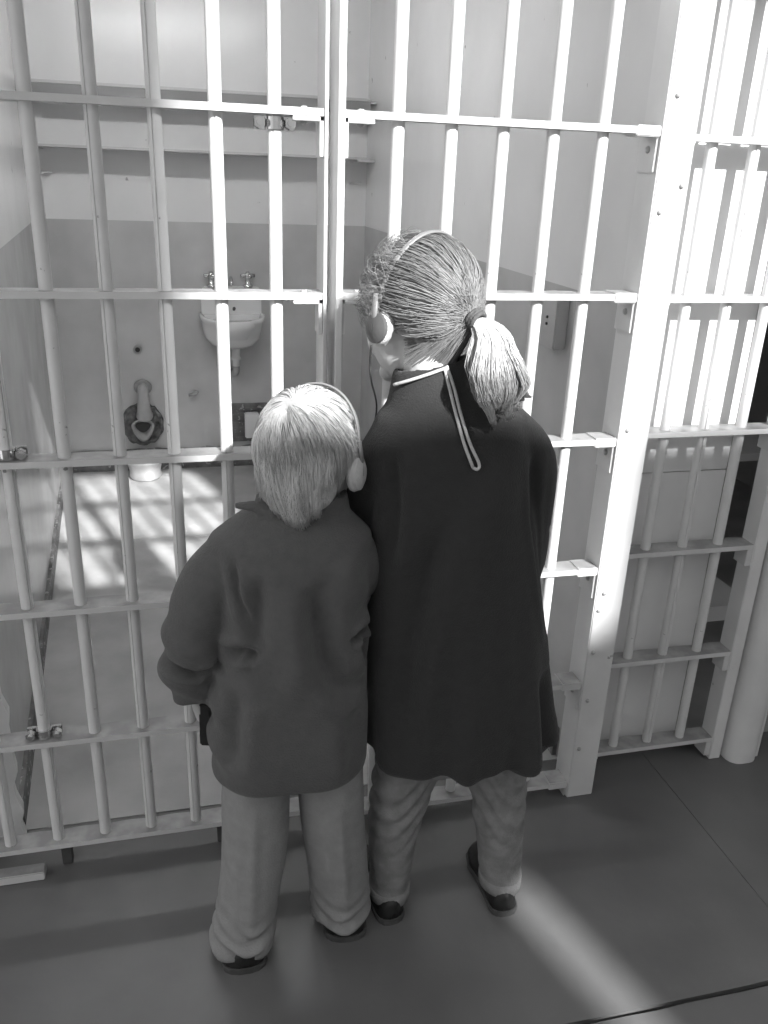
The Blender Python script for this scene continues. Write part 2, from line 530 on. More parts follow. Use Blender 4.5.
# ------------------------------------------------------------------ bars and crossbars
BAR_R = 0.0122
def bar_mesh(z0, z1, name='bar'):
    """Round bar with the rolled seam left by its split casing."""
    bm = bmesh.new()
    n = 22
    pr = []
    for k in range(n):
        a = -math.pi/2 + 2*math.pi*k/n
        if k == 0:
            for da, rr in ((-0.10, BAR_R), (-0.07, BAR_R-0.0026), (0.07, BAR_R-0.0026), (0.10, BAR_R)):
                pr.append((rr*math.cos(a+da), rr*math.sin(a+da)))
        else:
            pr.append((BAR_R*math.cos(a), BAR_R*math.sin(a)))
    loft(bm, [[(x, y, z) for x, y in pr] for z in (z0, z1)])
    bmesh.ops.recalc_face_normals(bm, faces=bm.faces[:])
    me = bpy.data.meshes.new(name)
    bm.to_mesh(me); bm.free()
    me.polygons.foreach_set('use_smooth', [True]*len(me.polygons))
    try: me.set_sharp_from_angle(angle=math.radians(30))
    except Exception: pass
    me.materials.append(M_BAR)
    return me
BAR_TALL = bar_mesh(0.055, 2.31)

def add_bar(parent, x, y, seam, me=BAR_TALL):
    o = link_mesh('bar', me, None, parent, loc=(x, y, 0))
    o.rotation_euler = (0, 0, math.radians(seam))
    return o

ZS = [1.911, 1.597, 1.283, 0.972, 0.657, 0.343]
def crossbar(parent, x0, x1, yc, z, depth=0.050, h=0.0125, pads=()):
    """Flat crossbar; its rear edge swells a little between the bar holes."""
    bm = bmesh.new()
    n = max(8, int((x1-x0)/0.0127))
    fr, bk = [], []
    for i in range(n+1):
        x = x0 + (x1-x0)*i/n
        ph = min([abs(x-p) for p in pads] or [1])
        b = depth/2 + (0.0015*math.cos(min(ph/0.0509, 1)*math.pi)*-1 if pads else 0)
        fr.append((x, yc - depth/2)); bk.append((x, yc + b))
    loop = fr + bk[::-1]
    lo = [bm.verts.new((x, y, z-h/2)) for x, y in loop]; hi = [bm.verts.new((x, y, z+h/2)) for x, y in loop]
    m = len(loop)
    for i in range(m): bm.faces.new((lo[i], lo[(i+1) % m], hi[(i+1) % m], hi[i]))
    bm.faces.new(hi); bm.faces.new(list(reversed(lo)))
    es = [e for e in bm.edges if len(e.link_faces) == 2 and abs(e.calc_face_angle(0)) > 0.8]
    bmesh.ops.bevel(bm, geom=es, offset=0.0014, segments=1, affect='EDGES', clamp_overlap=True)
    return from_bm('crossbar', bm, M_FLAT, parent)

def bolt(parent, p, r=0.007, axis='y'):
    bm = bmesh.new()
    d = {'y': Vector((0, -1, 0)), 'x': Vector((-1, 0, 0)), 'z': Vector((0, 0, -1))}[axis]
    p = Vector(p)
    tube(bm, [p + d*-0.003, p + d*0.002, p + d*0.0045, p + d*0.0055], [r, r, r*0.75, r*0.2], 10)
    return from_bm('bolt', bm, M_BOLT, parent, smooth=True)

def angle_bracket(parent, x, side, z, ln=0.055, leg=0.072):
    """L bracket under a crossbar, riveted to the upright at x. side=+1: arm runs to +x."""
    bm = bmesh.new()
    xa, xb = (x, x+side*ln) if side > 0 else (x+side*ln, x)
    box(bm, xa, xb, -0.024, 0.022, z-0.0145, z-0.0062, bevel=0.001)
    xc, xd = (x, x+0.0075) if side > 0 else (x-0.0075, x)
    box(bm, xc, xd, -0.024, 0.022, z-leg, z-0.0062, bevel=0.001)
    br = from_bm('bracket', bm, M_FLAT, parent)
    bolt(br, (x+side*ln*0.6, -0.002, z-0.0145), 0.006, 'z')
    bm = bmesh.new()
    box(bm, min(x+side*ln*0.5, x+side*ln*0.7), max(x+side*ln*0.5, x+side*ln*0.7), -0.012, 0.006, z+0.0055, z+0.0095, bevel=0.0015)
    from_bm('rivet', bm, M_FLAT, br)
    return br

# the sliding cell door: left section
door = thing('cell_door', (-0.13, 0, 0), 'pale barred cell door on the left with round bars through flat crossbars', 'cell door')
xd = [-0.4156 + 0.10184*i for i in range(-1, 7)]
seams = [0, 20, 40, 75, -30, -22, -8, -18]
for x, s in zip(xd, seams):
    add_bar(door, x, 0, s)
for z in ZS + [0.066]:
    crossbar(door, -0.60, 0.280, 0, z, pads=xd)
bm = bmesh.new(); box(bm, 0.2805, 0.2865, -0.030, 0.052, 0.03, 2.31, bevel=0.001)
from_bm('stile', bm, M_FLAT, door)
for z in ZS:
    angle_bracket(door, 0.2800, -1, z)
for x in (-0.30, 0.05):
    bm = bmesh.new(); box(bm, x-0.011, x+0.011, -0.012, 0.012, 0.0, 0.06, bevel=0.002)
    from_bm('foot', bm, M_SOLE, door)

# fixed bar section in the middle with its uprights
grille = thing('bar_grille', (0.62, 0, 0), 'fixed run of white bars between the thin upright and bolted post', 'bar grille')
xg = [0.4200 + 0.10184*i for i in range(5)]
gse = [50, 30, 35, 30, 22]
for x, s in zip(xg, gse):
    add_bar(grille, x, 0, s)
for z in ZS + [0.040]:
    crossbar(grille, 0.3165, 0.902, 0, z, pads=xg)
    bm = bmesh.new(); box(bm, 0.885, 0.9365, -0.028, 0.026, z-0.011, z+0.009, bevel=0.002)
    from_bm('end_block', bm, M_FLAT, grille)
    bm = bmesh.new(); box(bm, 0.9325, 0.9370, -0.022, 0.046, z-0.075, z-0.011, bevel=0.0015)
    pl = from_bm('end_plate', bm, M_POST, grille)
    bolt(pl, (0.9325, 0.006, z-0.033), 0.007, 'x')
bm = bmesh.new(); box(bm, 0.3040, 0.3165, -0.034, 0.055, 0.0, 2.31, bevel=0.0015)
from_bm('upright', bm, M_POST, grille)
for z in ZS:
    angle_bracket(grille, 0.3165, 1, z)

post = thing('bolted_post', (0.985, 0.0, 0), 'tall flat white steel post with bolt heads right of the girl', 'post')
bm = bmesh.new(); box(bm, 0.9370, 1.010, -0.032, 0.046, 0.0, 2.31, bevel=0.0025)
from_bm('shaft', bm, M_POST, post)
for x, z in ((0.957, 1.66), (0.995, 1.50), (0.955, 1.45), (0.956, 1.00), (0.958, 0.60), (0.950, 0.555), (0.952, 0.44), (0.956, 0.30), (0.952, 0.155)):
    bolt(post, (x, -0.032, z), 0.0055)

# side bars in front of the white wall end
side = thing('side_bars', (1.22, 0.065, 0), 'short run of bars on crossbars against the white wall end at right', 'bar grille')
YS = 0.066
xs_ = [1.028, 1.112, 1.214, 1.316]
for x, s in zip(xs_, (0, 25, -15, 20)):
    add_bar(side, x, YS, s)
for z in (1.911, 1.592, 1.270, 0.962, 0.655, 0.343, 0.065):
    crossbar(side, 1.011, 1.425, YS, z, depth=0.052, pads=xs_)
    bm = bmesh.new(); box(bm, 1.011, 1.055, YS-0.028, YS+0.02, z-0.0125, z-0.0060, bevel=0.001)
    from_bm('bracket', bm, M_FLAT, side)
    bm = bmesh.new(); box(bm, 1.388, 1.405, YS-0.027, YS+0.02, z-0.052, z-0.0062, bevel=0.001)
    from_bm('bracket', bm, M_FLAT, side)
bm = bmesh.new(); box(bm, 1.405, 1.440, 0.036, 0.092, 0.0, 2.31, bevel=0.002)
from_bm('upright', bm, M_POST, side)

col = thing('frame_column', (1.52, 0.06, 0), 'wide grey column with rounded corner standing at the right edge', 'column')
bm = bmesh.new()
def rrect(x0, x1, y0, y1, r, z, k=6):
    out = []
    for cx, cy, a0 in ((x1-r, y1-r, 0), (x0+r, y1-r, 90), (x0+r, y0+r, 180), (x1-r, y0+r, 270)):
        for i in range(k+1):
            a = math.radians(a0 + 90*i/k)
            out.append((cx + r*math.cos(a), cy + r*math.sin(a), z))
    return out
loft(bm, [rrect(1.452, 1.545, 0.0, 0.135, 0.035, z) for z in (0, 0.9, 2.31)])
autosmooth(from_bm('shaft', bm, M_POST, col), 25)
bm = bmesh.new(); box(bm, 1.535, 1.553, 0.02, 0.05, 0.0, 2.31, bevel=0.002)
from_bm('edge_strip', bm, M_POST, col)

# steel strip on the floor under the door
st = tag(box_obj('threshold_strip', (-0.72, -0.345, -0.050, -0.018, 0.0, 0.022), M_FLAT, bevel=0.002),
         'short pale steel strip lying on the floor below the cell door', 'strip')

# ------------------------------------------------------------------ clamps on the bars
def clamp(x, z, label):
    t = thing('pipe_clamp', (x, 0, z), label, 'clamp', 'chrome clamps on the cell door bars')
    bm = bmesh.new()
    lathe(bm, (x, 0, z), [(BAR_R+0.0005, -0.010), (BAR_R+0.0045, -0.010), (BAR_R+0.0045, 0.010), (BAR_R+0.0005, 0.010)], 24)
    from_bm('collar', bm, M_CHROME, t, smooth=False)
    for s in (-1, 1):
        bm = bmesh.new(); box(bm, min(x+s*0.014, x+s*0.036), max(x+s*0.014, x+s*0.036), 0.002, 0.010, z-0.011, z+0.011, bevel=0.001)
        ear = from_bm('lug', bm, M_CHROME, t)
        bm = bmesh.new()
        cyl(bm, (x+s*0.027, -0.020, z), (x+s*0.027, 0.002, z), 0.0055, 12)
        cyl(bm, (x+s*0.027, -0.015, z), (x+s*0.027, -0.004, z), 0.0105, 6)
        from_bm('nut', bm, M_CHROME, ear)
    return t
clamp(xd[7], ZS[1]-0.020, 'chrome clamp around a door bar under the topmost visible crossbar')
clamp(xd[2], ZS[3]+0.018, 'chrome clamp at the left edge, on the crossbar level with the boy\'s chin')
clamp(xd[2], ZS[5]+0.018, 'chrome clamp low on a door bar, on the second lowest crossbar')

# ------------------------------------------------------------------ inside the cell
BY = 2.79
def shelf(z, th, label, name='wall_shelf', fascia=0.0):
    t = thing(name, (0.2, BY-0.1, z), label, 'shelf', 'shelves on the back wall of the cell')
    bm = bmesh.new(); box(bm, -0.560, 0.955, BY-0.20, BY-0.001, z, z+th, bevel=0.002)
    from_bm('board', bm, M_SHELF, t)
    if fascia:
        bm = bmesh.new(); box(bm, -0.560, 0.955, BY-0.196, BY-0.180, z-fascia, z-0.0005); from_bm('fascia', bm, M_FASCIA, t)
    for x0, x1 in ((-0.566, -0.52), (0.90, 0.983)):
        bm = bmesh.new(); box(bm, x0, x1, BY-0.195, BY-0.002, z-0.009, z-0.0005, bevel=0.001)
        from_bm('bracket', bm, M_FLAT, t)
    return t
shelf(1.808, 0.012, 'upper painted shelf across the back wall of the cell', fascia=0.052)
shelf(1.558, 0.011, 'lower painted shelf across the back wall above the dado line')
def peg(x, z, label):
    t = thing('wall_peg', (x, BY-0.05, z), label, 'peg', 'pegs under the shelves')
    bm = bmesh.new(); cyl(bm, (x-0.03, BY-0.03, z), (x+0.03, BY-0.03, z), 0.006, 10)
    from_bm('rod', bm, M_FLAT, t, smooth=True)
    bm = bmesh.new(); box(bm, x-0.006, x+0.006, BY-0.032, BY-0.001, z-0.006, z+0.006, bevel=0.001)
    from_bm('mount', bm, M_FLAT, t)
peg(0.925, 1.452, 'small pale peg under the lower shelf beside the right wall')
peg(-0.52, 1.452, 'small pale peg under the lower shelf beside the left wall')

# sink
sx = 0.300
sink = thing('wall_sink', (sx, BY-0.1, 0.65), 'small white porcelain sink hung on the back wall with chrome taps', 'sink')
bm = bmesh.new()
def sink_ring(w, d, z, k=40):
    out = []
    for i in range(k):
        a = 2*math.pi*i/k
        c, s = math.cos(a), math.sin(a)
        y = -d*max(0, -s)**0.75 if s < 0 else 0
        out.append((sx + w*math.copysign(abs(c)**0.75, c), BY - 0.002 + y - 0.0005*i*0, z))
    return out
def d_ring(w, d, z, k=40, y_back=None):
    """D-shaped outline, flat side on the wall."""
    yb = BY-0.002 if y_back is None else y_back
    out = [(sx+w, yb, z)]
    for i in range(k+1):
        a = math.pi*i/k
        out.append((sx + w*math.copysign(abs(math.cos(a))**0.8, math.cos(a)), yb - 0.02 - (d-0.02)*math.sin(a)**0.8, z))
    out.append((sx-w, yb, z))
    return out
outer = [(0.075, 0.12, 0.655), (0.115, 0.17, 0.675), (0.140, 0.215, 0.71), (0.150, 0.245, 0.755), (0.155, 0.262, 0.790), (0.162, 0.272, 0.800), (0.162, 0.272, 0.815), (0.152, 0.262, 0.820)]
inner = [(0.138, 0.245, 0.812), (0.125, 0.225, 0.77), (0.100, 0.19, 0.72), (0.05, 0.12, 0.70)]
rings = [d_ring(w, d, z) for w, d, z in outer] + [d_ring(w, d, z, y_back=BY-0.045) for w, d, z in inner]
loft(bm, rings)
from_bm('basin', bm, M_PORC, sink, smooth=True)
bm = bmesh.new()
prof = [(-0.150, 0.80), (0.150, 0.80), (0.150, 0.93), (0.135, 0.95), (-0.135, 0.95), (-0.150, 0.93)]
f_ = [bm.verts.new((sx+x, BY-0.034, z)) for x, z in prof]; b_ = [bm.verts.new((sx+x, BY-0.001, z)) for x, z in prof]
for i in range(6): bm.faces.new((f_[i], f_[(i+1) % 6], b_[(i+1) % 6], b_[i]))
bm.faces.new(f_); bm.faces.new(list(reversed(b_)))
bmesh.ops.bevel(bm, geom=bm.edges[:], offset=0.004, segments=2, affect='EDGES', clamp_overlap=True)
back = from_bm('backsplash', bm, M_PORC, sink)
for x in (-0.095, 0.095):
    bm = bmesh.new(); cyl(bm, (sx+x, BY-0.038, 0.895), (sx+x, BY-0.030, 0.895), 0.007, 12)
    from_bm('screw', bm, M_SCREW, back)
for x in (-0.095, 0.085):
    bm = bmesh.new()
    lathe(bm, (sx+x, BY-0.022, 0.945), [(0.026, 0), (0.026, 0.012), (0.015, 0.018), (0.015, 0.050), (0.020, 0.058), (0.008, 0.078)], 16)
    tap = from_bm('tap', bm, M_CHROME, sink, smooth=True)
    bm = bmesh.new()
    for a in (0.3, 0.3+math.pi/2):
        dx, dy = 0.036*math.cos(a), 0.036*math.sin(a)
        tube(bm, [(sx+x-dx, BY-0.022-dy, 1.002), (sx+x, BY-0.022, 1.006), (sx+x+dx, BY-0.022+dy, 1.002)], [0.010, 0.007, 0.010], 8)
    from_bm('handle', bm, M_CHROME, tap, smooth=True)
bm = bmesh.new()
tube(bm, spline([(sx, BY-0.022, 0.945), (sx, BY-0.024, 0.985), (sx, BY-0.05, 0.995), (sx, BY-0.075, 0.978), (sx, BY-0.08, 0.962)], 5), 0.0085, 12)
from_bm('spout', bm, M_CHROME, sink, smooth=True)
bm = bmesh.new()
cyl(bm, (sx+0.012, BY-0.042, 0.845), (sx+0.012, BY-0.030, 0.838), 0.008, 12)
from_bm('overflow', bm, M_SCREW, sink)
bm = bmesh.new()
lathe(bm, (sx+0.012, BY-0.075, 0.56), [(0.020, 0.0), (0.020, 0.03), (0.026, 0.034), (0.026, 0.044), (0.021, 0.05), (0.021, 0.11)], 18)
dp = from_bm('drain_pipe', bm, M_PORC, sink, smooth=True)
bm = bmesh.new()
tube(bm, spline([(sx+0.012, BY-0.075, 0.585), (sx+0.012, BY-0.075, 0.545), (sx+0.008, BY-0.06, 0.520), (sx, BY-0.03, 0.512), (sx-0.004, BY-0.002, 0.515)], 5), 0.017, 14)
from_bm('trap', bm, M_PIPE, dp, smooth=True)

# toilet remains: ragged plaster ring, bowl and pipe stub
tx, tz = -0.172, 0.245
toilet = thing('toilet', (tx, BY-0.12, 0), 'wall-hung toilet bowl in a ragged dark ring of plaster under the pipe stub', 'toilet')
bm = bmesh.new()
n = 60
ro = [0.106*(1+0.10*noise.noise(Vector((math.cos(2*math.pi*i/n)*2.3, math.sin(2*math.pi*i/n)*2.3, 4.1)))+0.05*noise.noise(Vector((math.cos(2*math.pi*i/n)*9, math.sin(2*math.pi*i/n)*9, 1.1)))) for i in range(n)]
def circ(rs, y, ox=0, oz=0):
    return [(tx+ox+r*math.cos(2*math.pi*i/n), y, tz+oz+r*1.06*math.sin(2*math.pi*i/n)) for i, r in enumerate(rs)]
loft(bm, [circ(ro, BY-0.001), circ([r*0.98 for r in ro], BY-0.016), circ([r*0.86 for r in ro], BY-0.022), circ([r*0.70 for r in ro], BY-0.008), circ([r*0.60 for r in ro], BY-0.003)])
from_bm('plaster_ring', bm, M_RUBBLE, toilet)
bm = bmesh.new()
def bowl_ring(w, y, zt, zb, k=36):
    out = []
    for i in range(k):
        a = 2*math.pi*i/k
        s, c = math.sin(a), math.cos(a)
        h = (zt-tz) if s > 0 else (tz-zb)
        out.append((tx + w*c*(1 if s > 0 else (1-0.25*abs(s))), y, tz + h*s))
    return out
loft(bm, [bowl_ring(0.052, BY-0.004, tz+0.03, tz-0.07), bowl_ring(0.056, BY-0.030, tz+0.034, tz-0.082), bowl_ring(0.058, BY-0.036, tz+0.036, tz-0.086),
          bowl_ring(0.050, BY-0.036, tz+0.028, tz-0.072), bowl_ring(0.040, BY-0.022, tz+0.018, tz-0.05), bowl_ring(0.028, BY-0.010, tz+0.008, tz-0.03)])
from_bm('bowl', bm, M_PIPE, toilet, smooth=True)
bm = bmesh.new()
loft(bm, [bowl_ring(0.038, BY-0.012, tz+0.016, tz-0.036), bowl_ring(0.038, BY-0.030, tz+0.016, tz-0.036)])
from_bm('outlet', bm, M_BLACK, toilet)
bm = bmesh.new()
tube(bm, spline([(tx+0.012, BY-0.002, tz+0.195), (tx+0.012, BY-0.03, tz+0.19), (tx+0.012, BY-0.045, tz+0.15), (tx+0.012, BY-0.035, tz+0.08), (tx+0.012, BY-0.015, tz+0.05)], 5), interp([0.024, 0.027, 0.028, 0.036, 0.044], 5), 14)
from_bm('flush_pipe', bm, M_WAINS, toilet, smooth=True)
bm = bmesh.new()
tube(bm, [(tx+0.012, BY-0.003, tz+0.195), (tx+0.012, BY-0.012, tz+0.193)], [0.046, 0.040], 20)
from_bm('pipe_collar', bm, M_PIPE, toilet, smooth=True)
bm = bmesh.new()
lathe(bm, (tx, BY-0.125, 0), [(0.075, 0), (0.082, 0.01), (0.078, 0.04), (0.085, 0.075), (0.10, 0.095), (0.102, 0.108), (0.09, 0.110), (0.06, 0.075), (0.02, 0.06)], 36, 1.0, 1.15)
from_bm('pedestal', bm, M_WAINS, toilet, smooth=True)

bm = bmesh.new()
tube(bm, [(-0.172, BY-0.001, 0.635), (-0.172, BY-0.010, 0.635), (-0.172, BY-0.012, 0.635)], [0.022, 0.020, 0.012], 14)
t = thing('pipe_outlet', (-0.172, BY, 0.635), 'small dark round pipe end on the back wall above the toilet', 'pipe end')
from_bm('flange', bm, M_PIPE, t, smooth=True)
bm = bmesh.new(); tube(bm, [(-0.172, BY-0.010, 0.635), (-0.172, BY-0.0135, 0.635)], [0.013, 0.012], 12)
from_bm('bore', bm, M_BLACK, t)
bm = bmesh.new()
t = thing('wall_valve', (0.10, BY, 0.40), 'stubby grey valve low on the back wall left of the sink drain', 'valve')
cyl(bm, (0.10, BY-0.002, 0.405), (0.10, BY-0.03, 0.405), 0.010, 12); from_bm('body', bm, M_PIPE, t, smooth=True)
bm = bmesh.new(); tube(bm, [(0.068, BY-0.030, 0.40), (0.10, BY-0.034, 0.408), (0.118, BY-0.030, 0.418)], [0.008, 0.010, 0.006], 10); from_bm('lever', bm, M_PIPE, t, smooth=True)

# ventilation patch with perforated plate, and pale box in front
t = thing('vent_grate', (0.37, BY, 0.24), 'dark square vent plate low on the back wall under the sink', 'vent')
bm = bmesh.new(); box(bm, 0.285, 0.475, BY-0.010, BY-0.001, 0.135, 0.345, bevel=0.002); from_bm('frame', bm, M_BASE, t)
for i in range(7):
    bm = bmesh.new(); box(bm, 0.296, 0.464, BY-0.016, BY-0.009, 0.150+i*0.0265, 0.162+i*0.0265); from_bm('slat', bm, M_BASE, t)
t = tag(box_obj('wall_box', (0.350, 0.425, BY-0.058, BY-0.017, 0.165, 0.300), M_PORC, bevel=0.005),
        'small white box fixed over the dark vent plate behind the boy', 'box')

# unseen tube lamp added on the cell ceiling as fill light
t = thing('fill_lamp', (0.05, 1.30, HTOP), 'added unseen tube lamp on the cell ceiling, fill light for the cell', 'lamp')
bm = bmesh.new(); box(bm, -0.47, 0.57, 1.25, 1.35, HTOP-0.03, HTOP, bevel=0.004); from_bm('base', bm, M_FLAT, t)
bm = bmesh.new(); cyl(bm, (-0.45, 1.30, HTOP-0.052), (0.55, 1.30, HTOP-0.052), 0.019, 16); from_bm('tube', bm, M_FILL_LAMP, t, smooth=True)
for x in (-0.46, 0.56):
    bm = bmesh.new(); box(bm, x-0.01, x+0.01, 1.28, 1.32, HTOP-0.075, HTOP-0.028, bevel=0.002); from_bm('socket', bm, M_FLAT, t)

# switch box on the right wall
t = thing('switch_box', (0.97, 0.42, 1.10), 'grey painted switch box with two screws on the right cell wall', 'switch box')
bm = bmesh.new(); box(bm, 0.950, 0.9845, 0.375, 0.470, 1.095, 1.235, bevel=0.003); from_bm('housing', bm, M_BOX, t)
for z in (1.172, 1.155):
    bm = bmesh.new(); cyl(bm, (0.946, 0.425, z), (0.951, 0.425, z), 0.0035, 10); from_bm('screw', bm, M_SCREW, t)

# next cell: fold-down table and seat on the dividing wall
t = thing('folding_table', (1.5, 0.7, 0.70), 'pale fold-down table edge in the dark next cell at right', 'table')
bm = bmesh.new(); box(bm, 1.337, 1.95, 0.55, 0.98, 0.70, 0.725, bevel=0.003); from_bm('top', bm, M_SHELF, t)
for y in (0.62, 0.90):
    bm = bmesh.new(); tube(bm, [(1.338, y, 0.40), (1.75, y, 0.695)], 0.010, 8); from_bm('brace', bm, M_PIPE, t)
t = thing('fold_down_stool', (1.5, 0.42, 0.3), 'small pale fold-down seat in the next cell, low behind the side bars', 'seat')
bm = bmesh.new(); loft(bm, [rrect(1.338, 1.66, 0.30, 0.56, 0.06, z) for z in (0.285, 0.335)]); autosmooth(from_bm('seat', bm, M_PORC, t), 40)
bm = bmesh.new(); tube(bm, [(1.338, 0.43, 0.10), (1.56, 0.43, 0.284)], 0.012, 8); from_bm('brace', bm, M_PIPE, t)

# ------------------------------------------------------------------ people
def Rz(d): return Matrix.Rotation(math.radians(d), 4, 'Z')
def Rx(d): return Matrix.Rotation(math.radians(d), 4, 'X')
def Ry(d): return Matrix.Rotation(math.radians(d), 4, 'Y')

def head_shapes(bm, T, s=1.0):
    R = T.to_3x3().normalized()
    def E(c, r, extra=None):
        M_ = R if extra is None else R @ extra
        ellipsoid(bm, T @ Vector([k*s for k in c]), [k*s for k in r], M_)
    E((0, -0.012, 0.02), (0.073, 0.090, 0.084))
    E((0, 0.030, -0.035), (0.058, 0.058, 0.075))
    for q in (-1, 1):
        E((q*0.030, 0.052, -0.040), (0.028, 0.028, 0.034))
        E((q*0.077, -0.008, -0.022), (0.008, 0.018, 0.030), Matrix.Rotation(q*math.radians(-18), 3, 'Z'))
        E((q*0.082, -0.016, -0.016), (0.006, 0.012, 0.022), Matrix.Rotation(q*math.radians(-25), 3, 'Z'))
        E((q*0.074, -0.004, -0.046), (0.006, 0.008, 0.010))
        E((q*0.009, 0.093, -0.040), (0.007, 0.009, 0.007))
        E((q*0.030, 0.070, 0.014), (0.022, 0.014, 0.010))
    E((0, 0.066, -0.096), (0.024, 0.020, 0.018))
    E((0, 0.096, -0.034), (0.009, 0.015, 0.010))
    E((0, 0.086, -0.010), (0.007, 0.012, 0.024))
    E((0, 0.082, -0.063), (0.022, 0.012, 0.012))

def head_details(parent, T, s=1.0):
    R = T.to_3x3().normalized()
    for q in (-1, 1):
        bm = bmesh.new()
        ellipsoid(bm, T @ (Vector((q*0.030, 0.073, -0.004))*s), [0.0125*s]*3, R, 16, 12)
        e = from_bm('eye', bm, M_EYE, parent, smooth=True)
        bm = bmesh.new()
        ellipsoid(bm, T @ (Vector((q*0.030, 0.0835, -0.005))*s), [0.0055*s, 0.0025*s, 0.0055*s], R, 12, 8)
        from_bm('iris', bm, M_IRIS, e, smooth=True)
    bm = bmesh.new()
    tube(bm, [T @ (Vector(p)*s) for p in ((-0.018, 0.086, -0.066), (-0.008, 0.0935, -0.0655), (0, 0.0945, -0.067), (0.008, 0.0935, -0.0655), (0.018, 0.086, -0.066))],
         [0.001, 0.0045, 0.005, 0.0045, 0.001], 10, flat=0.8)
    from_bm('lips', bm, M_LIP, parent, smooth=True)

def hand_shapes(bm, wrist, fwd, palm_n, s=1.0, curl=35, mirror=1):
    """Palm plus five unequal, bent fingers. fwd: wrist->knuckles, palm_n: out of the palm."""
    f = Vector(fwd).normalized(); pn = Vector(palm_n); pn = (pn - f*pn.dot(f)).normalized()
    sd = f.cross(pn)*mirror          # towards the thumb
    w = Vector(wrist)
    kn = w + f*0.062*s
    Rm = Matrix((sd, f, pn)).transposed()
    ellipsoid(bm, w + f*0.034*s, (0.029*s, 0.042*s, 0.013*s), Rm)
    ellipsoid(bm, w + f*0.055*s, (0.030*s, 0.018*s, 0.011*s), Rm)
    L = [0.056, 0.063, 0.058, 0.045]
    for k in range(4):
        base = kn + sd*(0.024 - 0.0155*k)*s + f*(0.002 if k in (1, 2) else -0.003)*s
        pts = [base - f*0.012*s]
        p = base; ang = math.radians(curl*0.5)
        pts.append(p.copy())
        for seg, fr in ((0, 0.44), (1, 0.31), (2, 0.25)):
            d = f*math.cos(ang) + pn*math.sin(ang) + sd*(0.06 - 0.045*k)
            p = p + d.normalized()*L[k]*fr*s
            pts.append(p.copy()); ang += math.radians(curl)
        tube(bm, pts, [0.0078*s, 0.0078*s, 0.0072*s, 0.0066*s, 0.0050*s], 10)
    tb = w + f*0.018*s + sd*0.024*s
    tp = [tb - sd*0.012*s, tb, tb + (sd*0.75 + f*0.6 + pn*0.35).normalized()*0.030*s]
    tp.append(tp[-1] + (sd*0.25 + f*0.8 + pn*0.55).normalized()*0.024*s)
    tube(bm, tp, [0.010*s, 0.011*s, 0.0085*s, 0.0060*s], 10)

class Strands:
    def __init__(self):
        self.v, self.f, self.t = [], [], []
    def add(self, pts, r0, r1, tone, n=3):
        b = len(self.v)
        m = len(pts)
        for i, p in enumerate(pts):
            t = (pts[min(i+1, m-1)] - pts[max(i-1, 0)])
            if t.length < 1e-8: t = Vector((0, 0, -1))
            t.normalize()
            u = t.orthogonal().normalized() if i == 0 else (self._u - t*self._u.dot(t)).normalized()
            self._u = u
            w = t.cross(u)
            r = r0 + (r1-r0)*(i/(m-1))**1.6
            for k in range(n):
                a = 2*math.pi*k/n
                self.v.append(p + (u*math.cos(a) + w*math.sin(a))*r)
                self.t.append(tone)
        for i in range(m-1):
            for k in range(n):
                k2 = (k+1) % n
                self.f.append((b+i*n+k, b+i*n+k2, b+(i+1)*n+k2, b+(i+1)*n+k))
        self.f.append(tuple(b+(m-1)*n+k for k in range(n)))
    def build(self, name, mat, parent):
        me = bpy.data.meshes.new(name)
        me.from_pydata([tuple(p) for p in self.v], [], self.f)
        at = me.attributes.new('tone', 'FLOAT', 'POINT')
        at.data.foreach_set('value', self.t)
        me.polygons.foreach_set('use_smooth', [True]*len(me.polygons))
        me.update()
        return link_mesh(name, me, mat, parent)

CRAN_C = Vector((0, -0.012, 0.02)); CRAN_R = Vector((0.073, 0.090, 0.084))
def surf(d, off):
    """Point on the skull in direction d, lifted by off."""
    q = 1/math.sqrt((d.x/CRAN_R.x)**2 + (d.y/CRAN_R.y)**2 + (d.z/CRAN_R.z)**2)
    return CRAN_C + d*(q + off)

def ring_part(name, mat, parent, T, c, axis, R_, r_, squash=1.0):
    """Torus-like pad around `axis` (local x) in head space."""
    bm = bmesh.new()
    n, m = 28, 10
    vs = []
    for i in range(n):
        a = 2*math.pi*i/n
        row = []
        for k in range(m):
            b = 2*math.pi*k/m
            rad = R_ + r_*math.cos(b)
            p = Vector((axis*r_*squash*math.sin(b), rad*math.cos(a)*0.92, rad*math.sin(a))) + Vector(c)
            row.append(bm.verts.new(T @ p))
        vs.append(row)
    for i in range(n):
        for k in range(m):
            bm.faces.new((vs[i][k], vs[(i+1) % n][k], vs[(i+1) % n][(k+1) % m], vs[i][(k+1) % m]))
    return from_bm(name, bm, mat, parent, smooth=True)

